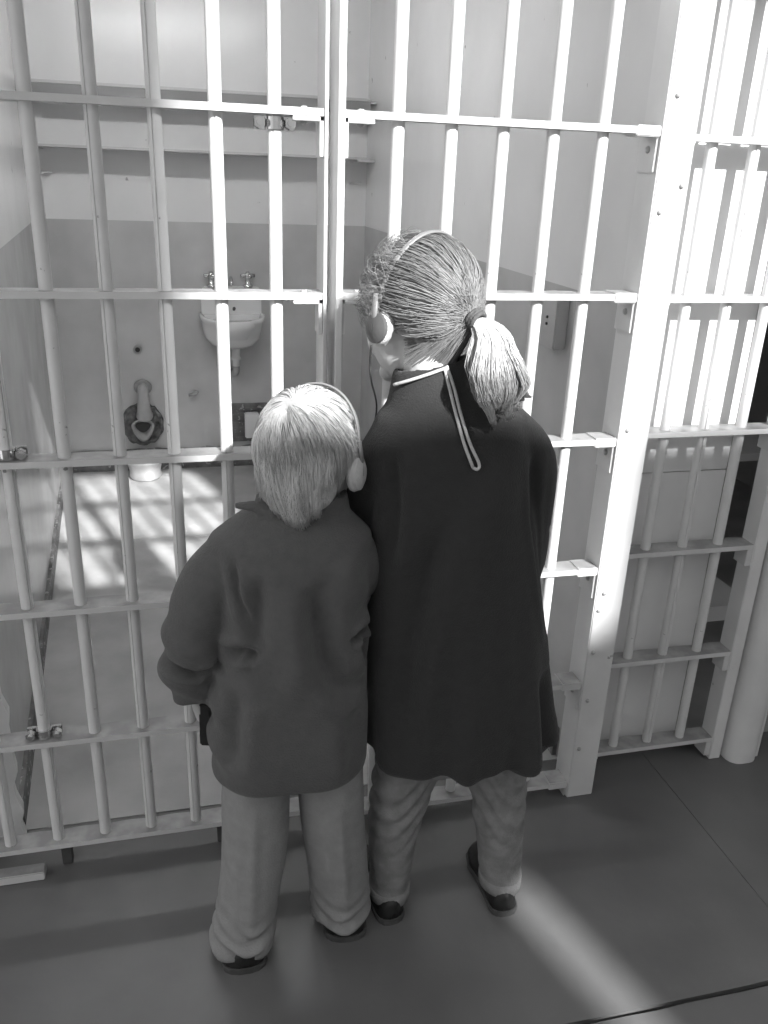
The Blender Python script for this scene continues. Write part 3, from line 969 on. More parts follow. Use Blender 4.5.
def headphones(T, label, lift, half_w, cup_z, back, pad_r, cable_pts, band_r=0.0055, lean=0.0, cup_mat=M_PHONE):
    hp = thing('headphones', T @ Vector((0, 0, 0.1)), label, 'headphones', 'audio tour headphones')
    bm = bmesh.new()
    pts = []
    for i in range(25):
        a = math.pi*i/24
        pts.append(T @ Vector((half_w*math.cos(a), back + lean*math.sin(a), cup_z + 0.02 + (lift - cup_z - 0.02)*math.sin(a)**0.85)))
    tube(bm, pts, band_r, 10, flat=0.45, flat_axis=T.to_3x3() @ Vector((1, 0, 0)))
    from_bm('headband', bm, M_PHONE, hp, smooth=True)
    for q in (-1, 1):
        bm = bmesh.new()
        tube(bm, [T @ Vector(p) for p in ((q*(half_w+0.001), back, cup_z+0.055), (q*(half_w+0.004), back, cup_z+0.03), (q*(half_w+0.005), back, cup_z-0.004))], [0.0062, 0.0072, 0.006], 10, flat=0.55, flat_axis=T.to_3x3() @ Vector((1, 0, 0)))
        from_bm('slider', bm, M_PHONE, hp, smooth=True)
        bm = bmesh.new()
        tube(bm, [T @ Vector((q*(half_w-0.004), back, cup_z)), T @ Vector((q*(half_w+0.003), back, cup_z)), T @ Vector((q*(half_w+0.008), back, cup_z))], [pad_r*0.95, pad_r*0.95, pad_r*0.6], 24)
        cup = from_bm('ear_cup', bm, cup_mat, hp, smooth=False)
        autosmooth(cup, 40)
        ring_part('ear_pad', M_PAD, cup, T, (q*(half_w-0.007), back, cup_z), q, pad_r*0.74, pad_r*0.33, 0.9)
    if cable_pts:
        bm = bmesh.new()
        tube(bm, spline(cable_pts, 6), 0.0017, 6)
        from_bm('cable', bm, M_BLACK, hp, smooth=True)
    return hp

def shoe(parent, heel, yaw, ln, mat=M_SHOE, h=0.045, sock=False, wide=1.0):
    """Low shoe with its sole; heel is the back of the sole on the ground."""
    T = Matrix.Translation(Vector(heel)) @ Rz(yaw)
    bm = bmesh.new()
    prof = [(0.00, 0.008, 0.75), (0.02, 0.020, 0.92), (0.06, 0.028, 1.0), (0.12, 0.031, 1.03), (0.25, 0.031, 1.05), (0.50, 0.034, 0.95), (0.72, 0.042, 0.70), (0.90, 0.034, 0.55), (0.97, 0.022, 0.45), (1.0, 0.008, 0.35)]
    prof = [(a_, b_*wide, c_) for a_, b_, c_ in prof]
    rings = []
    for t_, w, hh in prof:
        ring = []
        for k in range(16):
            a = 2*math.pi*k/16
            x, z = math.cos(a)*w, math.sin(a)
            z = 0.010 + (h*hh*max(0, z)**0.8 if z > 0 else z*0.002)
            ring.append(T @ Vector((x*(1.0 if z < h*0.5 else 0.92), t_*ln, z)))
        rings.append(ring)
    loft(bm, rings)
    o = from_bm('shoe', bm, mat, parent, smooth=True)
    bm = bmesh.new()
    rings = []
    for z, g in ((0.0, 0.98), (0.004, 1.03), (0.012, 1.03), (0.014, 0.98)):
        ring = []
        half = [(t_, w*g) for t_, w, _ in prof]
        for t_, w in half: ring.append(T @ Vector((w+0.001, t_*ln*1.01-0.003, z)))
        for t_, w in reversed(half): ring.append(T @ Vector((-w-0.001, t_*ln*1.01-0.003, z)))
        rings.append(ring)
    loft(bm, rings)
    from_bm('sole', bm, M_SOLE, o)
    if sock:
        bm = bmesh.new()
        tube(bm, [T @ Vector((0, 0.055, 0.03)), T @ Vector((0, 0.045, 0.055)), T @ Vector((0, 0.042, 0.085))], [0.030, 0.031, 0.030], 16)
        from_bm('sock', bm, M_SOCK, parent, smooth=True)
    return o

def torso_shell(bm, rows, n=48):
    """rows: z, xl, xr, y centre, y half depth, exponent."""
    loft(bm, [ering((a+b)/2, yc, z, (b-a)/2, ry, n, p) for z, a, b, yc, ry, p in rows])

# ---------------- the boy
boy = thing('person', (0.19, -0.29, 0), 'small child with short blond hair in a dark grey fleece and loose grey trousers', 'person')
BT = Matrix.Translation((0.219, -0.265, 1.050)) @ Rz(-31) @ Rx(-6) @ Ry(-4)
bm = bmesh.new()
head_shapes(bm, BT)
tube(bm, [BT @ Vector((0, -0.015, -0.04)), BT @ Vector((0, -0.025, -0.085)), (0.200, -0.285, 0.945), (0.195, -0.285, 0.90)], [0.046, 0.043, 0.045, 0.06], 16)
torso_shell(bm, [(0.40, 0.10, 0.27, -0.29, 0.06, 2), (0.55, 0.10, 0.28, -0.29, 0.065, 2), (0.75, 0.10, 0.28, -0.29, 0.07, 2), (0.88, 0.09, 0.29, -0.29, 0.06, 2), (0.925, 0.13, 0.26, -0.29, 0.04, 2)], 24)
tube(bm, spline([(0.10, -0.29, 0.885), (0.045, -0.288, 0.80), (0.006, -0.282, 0.71), (-0.002, -0.270, 0.635), (0.006, -0.262, 0.585)], 4), interp([0.036, 0.033, 0.028, 0.024, 0.019], 4), 12)
tube(bm, spline([(0.28, -0.29, 0.885), (0.31, -0.265, 0.80), (0.305, -0.215, 0.745), (0.285, -0.14, 0.795), (0.272, -0.10, 0.83)], 4), interp([0.036, 0.033, 0.028, 0.024, 0.019], 4), 12)
tube(bm, [(0.13, -0.29, 0.42), (0.105, -0.295, 0.25), (0.075, -0.315, 0.05)], [0.05, 0.038, 0.028], 12)
tube(bm, [(0.245, -0.29, 0.42), (0.265, -0.29, 0.25), (0.285, -0.29, 0.05)], [0.05, 0.038, 0.028], 12)
hand_shapes(bm, (0.006, -0.262, 0.588), (0.10, 0.12, -1), (1, 0.2, 0.1), 0.80, 42, mirror=-1)
hand_shapes(bm, (0.272, -0.100, 0.832), (-0.35, 0.55, 0.75), (-0.4, 0.8, -0.6), 0.80, 45, mirror=1)
body = link_mesh('body', voxel_mesh('body', bm, 0.0036, 5), M_SKIN, boy)
head_details(body, BT)

# trousers
bm = bmesh.new()
tr = [(0.56, 0.050, 0.315, -0.295, 0.085, 2.2), (0.50, 0.046, 0.318, -0.295, 0.088, 2.2), (0.46, 0.042, 0.322, -0.297, 0.085, 2.2)]
torso_shell(bm, tr, 32)
def leg(bm, rows):
    loft(bm, [ering(cx, cy, z, rx, ry, 28, 2.1) for z, cx, cy, rx, ry in rows])
leg(bm, [(0.50, 0.114, -0.298, 0.066, 0.078), (0.30, 0.106, -0.300, 0.066, 0.074), (0.20, 0.096, -0.306, 0.064, 0.072), (0.10, 0.084, -0.316, 0.062, 0.070), (0.045, 0.076, -0.320, 0.063, 0.070), (0.026, 0.072, -0.315, 0.064, 0.068)])
leg(bm, [(0.50, 0.250, -0.298, 0.066, 0.078), (0.30, 0.259, -0.300, 0.065, 0.074), (0.20, 0.270, -0.298, 0.064, 0.072), (0.10, 0.280, -0.294, 0.063, 0.068), (0.045, 0.284, -0.290, 0.063, 0.067), (0.022, 0.284, -0.285, 0.063, 0.064)])
me = voxel_mesh('trousers', bm, 0.006, 8)
def tro_folds(co, no):
    z = co[:, 2]
    low = np.clip((0.16-z)/0.12, 0, 1)
    d = 0.0045*low*np.sin(z*150 + co[:, 0]*46 + 3*np.sin(co[:, 0]*30))
    d += 0.003*np.sin(co[:, 0]*70 + z*10)*np.clip((0.4-z)/0.2, 0, 1)
    return d
sculpt(me, [([(0.02, 0.07), (0.07, 0.035), (0.12, 0.05)], 0.010, 0.008, 1), ([(0.04, 0.11), (0.09, 0.085), (0.13, 0.10)], 0.006, 0.009, 1),
            ([(0.25, 0.04), (0.30, 0.07), (0.345, 0.075)], 0.009, 0.010, 1), ([(0.10, 0.40), (0.095, 0.25), (0.085, 0.1)], -0.004, 0.008, 1), ([(0.26, 0.38), (0.275, 0.2), (0.285, 0.08)], -0.004, 0.008, 1)], tro_folds)
trs = link_mesh('trousers', me, M_TROUSER_B, boy)
shoe(boy, (0.072, -0.382, 0), -2, 0.20, h=0.04, wide=1.4)
shoe(boy, (0.284, -0.349, 0), -8, 0.20, h=0.04, wide=1.4)

# fleece
bm = bmesh.new()
torso_shell(bm, [(0.438, 0.040, 0.322, -0.295, 0.100, 2.3), (0.448, 0.030, 0.327, -0.295, 0.112, 2.3), (0.50, 0.022, 0.325, -0.295, 0.118, 2.3), (0.60, 0.030, 0.325, -0.292, 0.115, 2.3),
                 (0.70, 0.048, 0.322, -0.290, 0.110, 2.3), (0.80, 0.050, 0.316, -0.290, 0.105, 2.3), (0.87, 0.046, 0.322, -0.290, 0.098, 2.3), (0.915, 0.040, 0.325, -0.288, 0.085, 2.2),
                 (0.945, 0.080, 0.295, -0.285, 0.070, 2.1), (0.965, 0.115, 0.275, -0.282, 0.060, 2.0)])
tube(bm, spline([(0.095, -0.290, 0.895), (0.048, -0.288, 0.840), (0.024, -0.288, 0.785), (0.004, -0.283, 0.715), (-0.004, -0.275, 0.655), (0.004, -0.264, 0.590)], 5), interp([0.050, 0.055, 0.056, 0.054, 0.051, 0.040], 5), 20)
tube(bm, spline([(0.268, -0.290, 0.885), (0.298, -0.275, 0.835), (0.296, -0.215, 0.785), (0.278, -0.16, 0.795), (0.272, -0.115, 0.825)], 5), interp([0.058, 0.055, 0.050, 0.046, 0.038], 5), 20)
# turned-down collar
nC = 40
rings = []
for z, rx, ry in ((0.930, 0.090, 0.076), (0.952, 0.084, 0.072), (0.980, 0.080, 0.068), (0.990, 0.077, 0.065), (0.990, 0.066, 0.055), (0.980, 0.064, 0.053), (0.945, 0.064, 0.053)):
    rings.append(ering(0.203, -0.278, z, rx, ry, nC))
loft(bm, rings)
tube(bm, spline([(0.150, -0.325, 0.968), (0.118, -0.315, 0.980), (0.085, -0.300, 0.978)], 4), interp([0.014, 0.011, 0.006], 4), 10)
me = voxel_mesh('fleece_jacket', bm, 0.0048, 7)
def boy_folds(co, no):
    d = np.zeros(len(co))
    x, z = co[:, 0], co[:, 2]
    arm = np.clip((0.055-x)/0.03, 0, 1)
    d += 0.006*arm*np.sin(z*72 + x*40)*np.clip((0.82-z)/0.1, 0, 1)
    d += 0.003*np.sin(x*38 + 2.0*np.sin(z*9))*np.clip((0.9-z)/0.3, 0, 1)
    return d
sculpt(me, [
    ([(0.205, 0.86), (0.212, 0.80), (0.225, 0.72), (0.250, 0.66), (0.300, 0.63)], 0.016, 0.020, 1),
    ([(0.270, 0.742), (0.290, 0.748), (0.325, 0.740)], 0.018, 0.007, 1),
    ([(0.298, 0.738), (0.308, 0.70), (0.316, 0.66)], 0.012, 0.007, 1),
    ([(0.075, 0.905), (0.082, 0.84), (0.098, 0.78)], 0.008, 0.006, 1),
    ([(0.115, 0.88), (0.110, 0.80), (0.105, 0.72)], 0.010, 0.014, 1),
    ([(0.060, 0.72), (0.085, 0.735), (0.108, 0.722)], 0.016, 0.010, 1),
    ([(-0.05, 0.690), (0.01, 0.672), (0.06, 0.690)], 0.014, 0.008, 1),
    ([(0.075, 0.66), (0.065, 0.58), (0.060, 0.50)], 0.012, 0.016, 1),
    ([(0.160, 0.86), (0.165, 0.76), (0.175, 0.64)], -0.007, 0.022, 1),
    ([(0.26, 0.90), (0.275, 0.84), (0.30, 0.80)], -0.006, 0.02, 1),
    ([(0.275, 0.60), (0.285, 0.52), (0.29, 0.45)], 0.007, 0.02, 1),
], boy_folds, 1.5)
link_mesh('fleece_jacket', me, M_FLEECE_B, boy)

# hair: strands running out from the crown
bm = bmesh.new()
ellipsoid(bm, BT @ (CRAN_C + Vector((0, -0.006, 0.004))), (0.0765, 0.0885, 0.085), BT.to_3x3())
ellipsoid(bm, BT @ Vector((0, -0.045, -0.035)), (0.066, 0.047, 0.060), BT.to_3x3())
ellipsoid(bm, BT @ Vector((-0.008, -0.040, -0.066)), (0.054, 0.040, 0.048), BT.to_3x3())
cap = voxel_mesh('scalp_hair', bm, 0.005, 4)
hair = link_mesh('hair', cap, M_HAIRCAP_B, boy)
S = Strands()
rnd = random.Random(3)
crown = Vector((-0.10, -0.52, 0.85)).normalized()
cu = Vector((1, 0, 0)); cu = (cu - crown*cu.dot(crown)).normalized(); cv = crown.cross(cu)
clumps = [(rnd.uniform(0, 2*math.pi), rnd.uniform(0.05, 1.9)) for _ in range(110)]
for i in range(6500):
    ca, cp = clumps[rnd.randrange(len(clumps))]
    az = ca + rnd.gauss(0, 0.10); ph = max(0.02, cp + rnd.gauss(0, 0.10))
    d = crown*math.cos(ph) + (cu*math.cos(az) + cv*math.sin(az))*math.sin(ph)
    if d.y > 0.55 and d.z < 0.45: continue
    if d.z < -0.62 and d.y > -0.2: continue
    if d.x > 0.55 and d.z < -0.15 and d.y > -0.15: continue
    if d.x < -0.55 and d.z < -0.35 and d.y > 0.1: continue
    if d.z < -0.75: continue
    off0 = 0.003
    ln = rnd.uniform(0.065, 0.10)
    offmax = rnd.uniform(0.006, 0.016) + 0.006*noise.noise(Vector((math.cos(ca)*3, math.sin(ca)*3, cp*3)))
    p = surf(d, off0)
    pts = [p.copy()]
    steps = 9
    swirl = 0.35 + 0.15*math.sin(ca*3)
    for k in range(steps):
        rel = (p - CRAN_C)
        nrm = Vector((rel.x/CRAN_R.x**2, rel.y/CRAN_R.y**2, rel.z/CRAN_R.z**2)).normalized()
        away = (rel.normalized() - crown*1.02)
        tdir = away - nrm*away.dot(nrm)
        if tdir.length < 1e-4: tdir = cu.copy()
        tdir.normalize()
        side_ = nrm.cross(tdir)
        g = Vector((0, -0.03, -1)); g = g - nrm*g.dot(nrm)*0.9
        dd = (tdir + side_*swirl*math.exp(-2*ph) + g*0.7 + Vector((rnd.gauss(0, .08), rnd.gauss(0, .08), rnd.gauss(0, .05)))).normalized()
        p = p + dd*ln/steps
        want = off0 + (offmax-off0)*min(1, (k+1)/4)
        rel = p - CRAN_C
        cur = rel.length; q = surf(rel.normalized(), want)
        if (q - CRAN_C).length > cur or rel.z > -0.045:
            p = p*0.15 + q*0.85 if rel.z > -0.045 else q
        if p.y > 0.075 and p.z < 0.030: break
        if p.x > 0.055 and p.y > -0.03 and p.z < -0.020: break
        if p.x < -0.055 and p.y > 0.03 and p.z < -0.045: break
        if p.z < -0.105: break
        if p.z < -0.025 and p.y < 0.0 and p.x < 0.06: break
        pts.append(p.copy())
    if len(pts) < 4: continue
    cl = 0.5 + 0.75*noise.noise(Vector((math.cos(ca)*2.2, math.sin(ca)*2.2, cp*2.5)))
    S.add([BT @ q for q in pts], 0.00085, 0.0003, max(0, min(1, cl*0.7 + rnd.uniform(0, 0.4))))
# back hair falling over the nape, longest in the middle
def outer(a, z, lift):
    dz = z - CRAN_C.z
    k = math.sqrt(max(0.05, 1-(dz/CRAN_R.z)**2)) if dz > 0 else 1 - 0.16*(min(-dz, 0.15)/0.1)**2
    tuck = 1 - 0.16*(max(0, -0.05 - z)/0.07)**1.5
    return Vector((math.sin(a)*(CRAN_R.x*k + lift)*tuck, CRAN_C.y - math.cos(a)*(CRAN_R.y*k + lift)*tuck, z))
for i in range(4200):
    a = rnd.uniform(-1.55, 1.0)
    lk = noise.noise(Vector((a*5, 2.2, 0)))
    z0 = rnd.uniform(-0.035, 0.065)
    hem = -0.086 - 0.024*math.exp(-((a-0.05)/0.42)**4) + 0.010*lk + (0.045 if a > 0.72 else 0)
    z1 = hem + rnd.uniform(-0.006, 0.008) if rnd.random() < 0.55 else hem + rnd.uniform(0.0, 0.06)
    if z1 > z0 - 0.03: z1 = z0 - 0.03
    flick = 0.016*lk + rnd.gauss(0, 0.002)
    lift = rnd.uniform(0.007, 0.014)
    a1 = a*rnd.uniform(0.80, 0.97)
    pts = []
    for k in range(10):
        t_ = k/9
        q = outer(a + (a1-a)*t_ + 0.05*math.sin(3*t_+a*9), z0 + (z1-z0)*t_, 0.004 + (lift-0.004)*min(1, t_*3))
        pts.append(q + Vector((flick*t_**3, -0.010*max(0, lk)*t_**4, 0)))
    S.add([BT @ q for q in pts], 0.0008, 0.0003, max(0, min(1, 0.45 + 0.45*noise.noise(Vector((a*7, 5.0, z0*20))) + rnd.uniform(-0.2, 0.2))))
S.build('strands', M_HAIR_B, hair)

headphones(BT, 'headphones with a pale ear pad on the blond child\'s head', 0.117, 0.089, -0.026, -0.004, 0.030, None, lean=0.045, cup_mat=M_PAD)

# ---------------- the girl
girl = thing('person', (0.50, -0.28, 0), 'taller child with a light ponytail in a long black fleece and faded jeans', 'person')
GT = Matrix.Translation((0.405, -0.240, 1.286)) @ Rz(26) @ Rx(-10) @ Ry(6)
bm = bmesh.new()
head_shapes(bm, GT, 1.03)
tube(bm, [GT @ Vector((0, -0.020, -0.04)), GT @ Vector((0, -0.032, -0.09)), (0.432, -0.280, 1.165), (0.450, -0.285, 1.10)], [0.048, 0.044, 0.046, 0.07], 16)
torso_shell(bm, [(0.45, 0.40, 0.65, -0.28, 0.07, 2), (0.62, 0.38, 0.62, -0.28, 0.075, 2), (0.85, 0.37, 0.60, -0.28, 0.075, 2), (1.05, 0.36, 0.61, -0.28, 0.07, 2), (1.13, 0.40, 0.54, -0.28, 0.05, 2)], 24)
tube(bm, spline([(0.57, -0.275, 1.08), (0.645, -0.255, 0.93), (0.660, -0.20, 0.76), (0.60, -0.13, 0.80), (0.545, -0.105, 0.86)], 4), interp([0.044, 0.038, 0.031, 0.027, 0.021], 4), 12)
tube(bm, spline([(0.375, -0.275, 1.07), (0.342, -0.243, 0.99), (0.360, -0.188, 0.895), (0.390, -0.135, 0.878), (0.430, -0.105, 0.872)], 4), interp([0.044, 0.038, 0.031, 0.027, 0.021], 4), 12)
tube(bm, [(0.44, -0.28, 0.46), (0.405, -0.27, 0.25), (0.395, -0.262, 0.05)], [0.062, 0.042, 0.030], 12)
tube(bm, [(0.59, -0.28, 0.46), (0.625, -0.285, 0.25), (0.640, -0.290, 0.05)], [0.062, 0.042, 0.030], 12)
hand_shapes(bm, (0.545, -0.105, 0.862), (-0.7, 0.25, 0.45), (-0.3, 0.2, -0.9), 0.92, 45, mirror=-1)
hand_shapes(bm, (0.430, -0.105, 0.872), (0.6, 0.25, 0.45), (0.3, 0.2, -0.9), 0.92, 45, mirror=1)
gbody = link_mesh('body', voxel_mesh('body', bm, 0.0038, 5), M_SKIN, girl)
head_details(gbody, GT, 1.03)

bm = bmesh.new()
torso_shell(bm, [(0.55, 0.385, 0.66, -0.28, 0.09, 2.2), (0.45, 0.37, 0.68, -0.28, 0.095, 2.2), (0.40, 0.365, 0.685, -0.28, 0.09, 2.2)], 32)
leg(bm, [(0.46, 0.435, -0.28, 0.072, 0.080), (0.36, 0.415, -0.277, 0.063, 0.072), (0.26, 0.402, -0.272, 0.056, 0.062), (0.17, 0.397, -0.268, 0.049, 0.055), (0.08, 0.397, -0.266, 0.043, 0.050), (0.035, 0.397, -0.264, 0.042, 0.050)])
leg(bm, [(0.46, 0.590, -0.28, 0.072, 0.080), (0.36, 0.612, -0.282, 0.063, 0.072), (0.26, 0.625, -0.286, 0.057, 0.062), (0.17, 0.636, -0.290, 0.051, 0.056), (0.08, 0.643, -0.294, 0.046, 0.052), (0.045, 0.645, -0.295, 0.044, 0.052)])
me = voxel_mesh('jeans', bm, 0.0055, 7)
def jean_folds(co, no):
    x, z = co[:, 0], co[:, 2]
    top = np.clip((z-0.16)/0.12, 0, 1)*np.clip((0.42-z)/0.05, 0, 1)
    d = 0.0035*top*np.sin(z*120 + 10*np.sin(x*22) + x*20)
    d += 0.0022*np.clip((0.12-z)/0.08, 0, 1)*np.sin(z*160 + x*30)
    return d
sculpt(me, [], jean_folds)
jn = link_mesh('jeans', me, M_JEAN, girl)
# turned cuffs
for cx, cy, z in ((0.397, -0.2645, 0.048), (0.645, -0.295, 0.056)):
    bm = bmesh.new()
    loft(bm, [ering(cx, cy, z+dz, 0.0445+e, 0.0525+e, 28) for dz, e in ((-0.016, -0.002), (-0.014, 0.002), (0.012, 0.002), (0.015, -0.002))])
    from_bm('cuff', bm, M_JEAN, jn, smooth=True)
shoe(girl, (0.394, -0.326, 0), 8, 0.22, h=0.05)
shoe(girl, (0.640, -0.356, 0), -2, 0.20, h=0.05, sock=True)

# long fleece
bm = bmesh.new()
torso_shell(bm, [(0.425, 0.345, 0.725, -0.282, 0.120, 2.2), (0.435, 0.330, 0.738, -0.282, 0.135, 2.2), (0.52, 0.328, 0.715, -0.282, 0.138, 2.2), (0.70, 0.328, 0.680, -0.280, 0.128, 2.2),
                 (0.85, 0.332, 0.648, -0.278, 0.118, 2.2), (1.00, 0.325, 0.620, -0.277, 0.108, 2.2), (1.075, 0.318, 0.610, -0.276, 0.100, 2.2), (1.115, 0.332, 0.590, -0.276, 0.088, 2.1),
                 (1.145, 0.355, 0.545, -0.276, 0.075, 2.0), (1.165, 0.375, 0.505, -0.276, 0.062, 2.0)], 56)
tube(bm, spline([(0.555, -0.276, 1.085), (0.615, -0.262, 1.02), (0.632, -0.235, 0.90), (0.640, -0.205, 0.78), (0.605, -0.15, 0.79), (0.560, -0.118, 0.845)], 5), interp([0.058, 0.060, 0.060, 0.058, 0.052, 0.042], 5), 20)
tube(bm, spline([(0.375, -0.276, 1.075), (0.340, -0.245, 0.99), (0.358, -0.190, 0.895), (0.385, -0.145, 0.875), (0.420, -0.118, 0.880)], 5), interp([0.056, 0.052, 0.048, 0.046, 0.042], 5), 20)
rings = []
for z, rx, ry in ((1.130, 0.084, 0.072), (1.165, 0.072, 0.064), (1.205, 0.066, 0.059), (1.212, 0.062, 0.055), (1.210, 0.054, 0.048), (1.16, 0.050, 0.044)):
    rings.append([(x, y, zz + (x-0.425)*0.20 - (y+0.28)*0.10) for x, y, zz in ering(0.424, -0.274, z, rx, ry, 40)])
loft(bm, rings)
me = voxel_mesh('long_fleece', bm, 0.0052, 7)
def girl_folds(co, no):
    x, z, y = co[:, 0], co[:, 2], co[:, 1]
    ang = np.arctan2(y+0.28, x-0.53)
    t = np.clip((0.85-z)/0.45, 0, 1)
    d = 0.010*t*t*np.sin(ang*7+1.1) + 0.004*t*np.sin(ang*13+0.4)
    return d
sculpt(me, [
    ([(0.660, 0.63), (0.672, 0.52), (0.690, 0.40)], 0.020, 0.022, 1),
    ([(0.435, 0.98), (0.400, 0.84), (0.375, 0.68), (0.365, 0.5)], 0.014, 0.022, 1),
    ([(0.605, 1.06), (0.612, 0.95), (0.640, 0.82), (0.672, 0.68)], 0.012, 0.010, 1),
    ([(0.345, 1.08), (0.352, 0.98), (0.350, 0.86)], 0.010, 0.010, 1),
    ([(0.53, 1.06), (0.50, 0.9), (0.47, 0.72)], -0.006, 0.04, 1),
], girl_folds, 1.3)
fl = link_mesh('long_fleece', me, M_FLEECE_G, girl)
# drawstring around the collar and hanging down the back
def back_y(x, z, me_=me):
    """Rear surface of the fleece near (x, z)."""
    best, by = 1e9, -0.38
    near = []
    for v in me_.vertices:
        if v.normal.y < -0.15:
            dd = (v.co.x-x)**2 + (v.co.z-z)**2
            if dd < 0.0001: near.append(v.co.y)
            if dd < best: best, by = dd, v.co.y
    return min(near) if near else by
bm = bmesh.new()
cp = [(0.352, 1.178), (0.372, 1.190), (0.400, 1.202), (0.428, 1.212)]
tube(bm, spline([(x, back_y(x, z)-0.003, z) for x, z in cp], 5), 0.0028, 8)
tube(bm, spline([(x, back_y(x, z)-0.003, z) for x, z in [(0.426, 1.214), (0.436, 1.180), (0.444, 1.140), (0.456, 1.095), (0.472, 1.055)]], 5), 0.0028, 8)
tube(bm, spline([(x, back_y(x, z)-0.003, z) for x, z in [(0.430, 1.216), (0.444, 1.180), (0.452, 1.140), (0.466, 1.095), (0.482, 1.062), (0.480, 1.052), (0.472, 1.055)]], 5), 0.0028, 8)
tag(from_bm('drawstring', bm, M_CORD, fl, smooth=True), 'pale drawstring cord hanging from the collar')

# hair pulled back to the tie
bm = bmesh.new()
GC = Vector((0, -0.012, 0.02))
ellipsoid(bm, GT @ (CRAN_C*1.03 + Vector((0, -0.004, 0.004))), (0.078, 0.092, 0.088), GT.to_3x3())
ellipsoid(bm, GT @ Vector((0, -0.046, -0.030)), (0.050, 0.034, 0.055), GT.to_3x3())
gh = link_mesh('hair', voxel_mesh('scalp_hair', bm, 0.005, 4), M_HAIRCAP_G, girl)
S = Strands()
rnd = random.Random(11)
tie_l = Vector((0.010, -0.118, -0.010))
tie_d = (tie_l - CRAN_C).normalized()
for i in range(6500):
    z = rnd.uniform(-0.75, 1.0); a = rnd.uniform(0, 2*math.pi)
    r = math.sqrt(1-z*z)
    d = Vector((r*math.cos(a), r*math.sin(a), z))
    if d.y > 0.72 and d.z < 0.62: continue
    if d.y > 0.15 and d.z < 0.05: continue
    if d.y > -0.05 and d.z < -0.30: continue
    if d.z < -0.66 and d.y > -0.4: continue
    wav = rnd.gauss(0, 0.05)
    offm = rnd.uniform(0.009, 0.017) + (0.006 if (d.y > 0.35 and rnd.random() < 0.5) else 0)
    ang = d.angle(tie_d)
    if ang < 0.12: continue
    axis = d.cross(tie_d).normalized()
    pts = []
    m = 10
    fr = 0.5+0.5*noise.noise(Vector((d.x*5, d.y*5, d.z*5)))
    for k in range(m+1):
        t_ = k/m
        q = Matrix.Rotation(ang*t_, 3, axis) @ d
        q = (q + axis*wav*math.sin(math.pi*t_) + Vector((0, 0, 1))*0.10*math.sin(math.pi*t_)*(0.5+d.z*0.5)).normalized()
        o_ = 0.005 + (offm-0.005)*math.sin(math.pi*min(1, t_*0.85+0.08))
        p = surf(q, o_)*1.03
        p += Vector((rnd.gauss(0, 0.0007), rnd.gauss(0, 0.0007), rnd.gauss(0, 0.0007)))
        if t_ > 0.8:
            p = p.lerp(tie_l + Vector((rnd.gauss(0, .006), 0, rnd.gauss(0, .006))), (t_-0.8)/0.2*0.95)
        pts.append(p)
    S.add([GT @ q for q in pts], 0.00070, 0.0006, max(0, min(1, 0.15 + 0.6*fr*rnd.uniform(0.5, 1.1) + rnd.uniform(-0.1, 0.15))))
# loose curly wisps round the face and the top
for i in range(900):
    front = i < 620
    if front:
        d = Vector((rnd.uniform(-0.95, 0.4), rnd.uniform(0.35, 0.85), rnd.uniform(-0.15, 0.95))).normalized()
        ln = rnd.uniform(0.04, 0.075); lift = rnd.uniform(0.012, 0.026)
    else:
        d = Vector((rnd.uniform(-0.9, 0.9), rnd.uniform(-0.9, 0.5), rnd.uniform(-0.2, 1.0))).normalized()
        ln = rnd.uniform(0.03, 0.06); lift = rnd.uniform(0.012, 0.019)
    back_ = (tie_d - d*tie_d.dot(d)).normalized()
    sd_ = d.cross(back_)
    ph = rnd.uniform(0, 6.28); am = rnd.uniform(0.003, 0.009); fq = rnd.uniform(3, 7)
    drift = rnd.gauss(0, 0.4)
    pts = []
    for k in range(11):
        t_ = k/10
        q = (d + (back_ + sd_*drift*t_)*t_*ln/0.09).normalized()
        o_ = 0.006 + lift*math.sin(math.pi*(0.1 + 0.75*t_))*(1 if front else 0.8)
        p = surf(q, o_)*1.03 + sd_*am*math.sin(ph + fq*t_)*t_ + d*am*0.5*math.cos(ph + fq*t_)*t_
        pts.append(p)
    S.add([GT @ q for q in pts], 0.00042, 0.00018, rnd.uniform(0.25, 1.0))
# nape hair swept up to the tie
for i in range(1700):
    u_ = rnd.uniform(-0.82, 0.82)
    x0 = u_*0.066
    p0 = Vector((x0, -0.060 + 0.050*u_*u_, rnd.uniform(-0.105, -0.045) + 0.02*abs(u_)))
    pm = Vector((x0*0.7, -0.098 + 0.025*u_*u_ + rnd.gauss(0, .003), p0.z*0.55 - 0.008))
    pe = tie_l + Vector((rnd.gauss(0, .006), 0, rnd.gauss(0, .006) - 0.004))
    pts = [(p0*(1-t_)**2 + pm*2*t_*(1-t_) + pe*t_*t_)*1.0 for t_ in [k/8 for k in range(9)]]
    S.add([GT @ q for q in pts], 0.0006, 0.0005, max(0, min(1, 0.20 + 0.4*noise.noise(Vector((u_*4, p0.z*30, 0))) + rnd.uniform(-0.1, 0.25))))
S.build('strands', M_HAIR_G, gh)

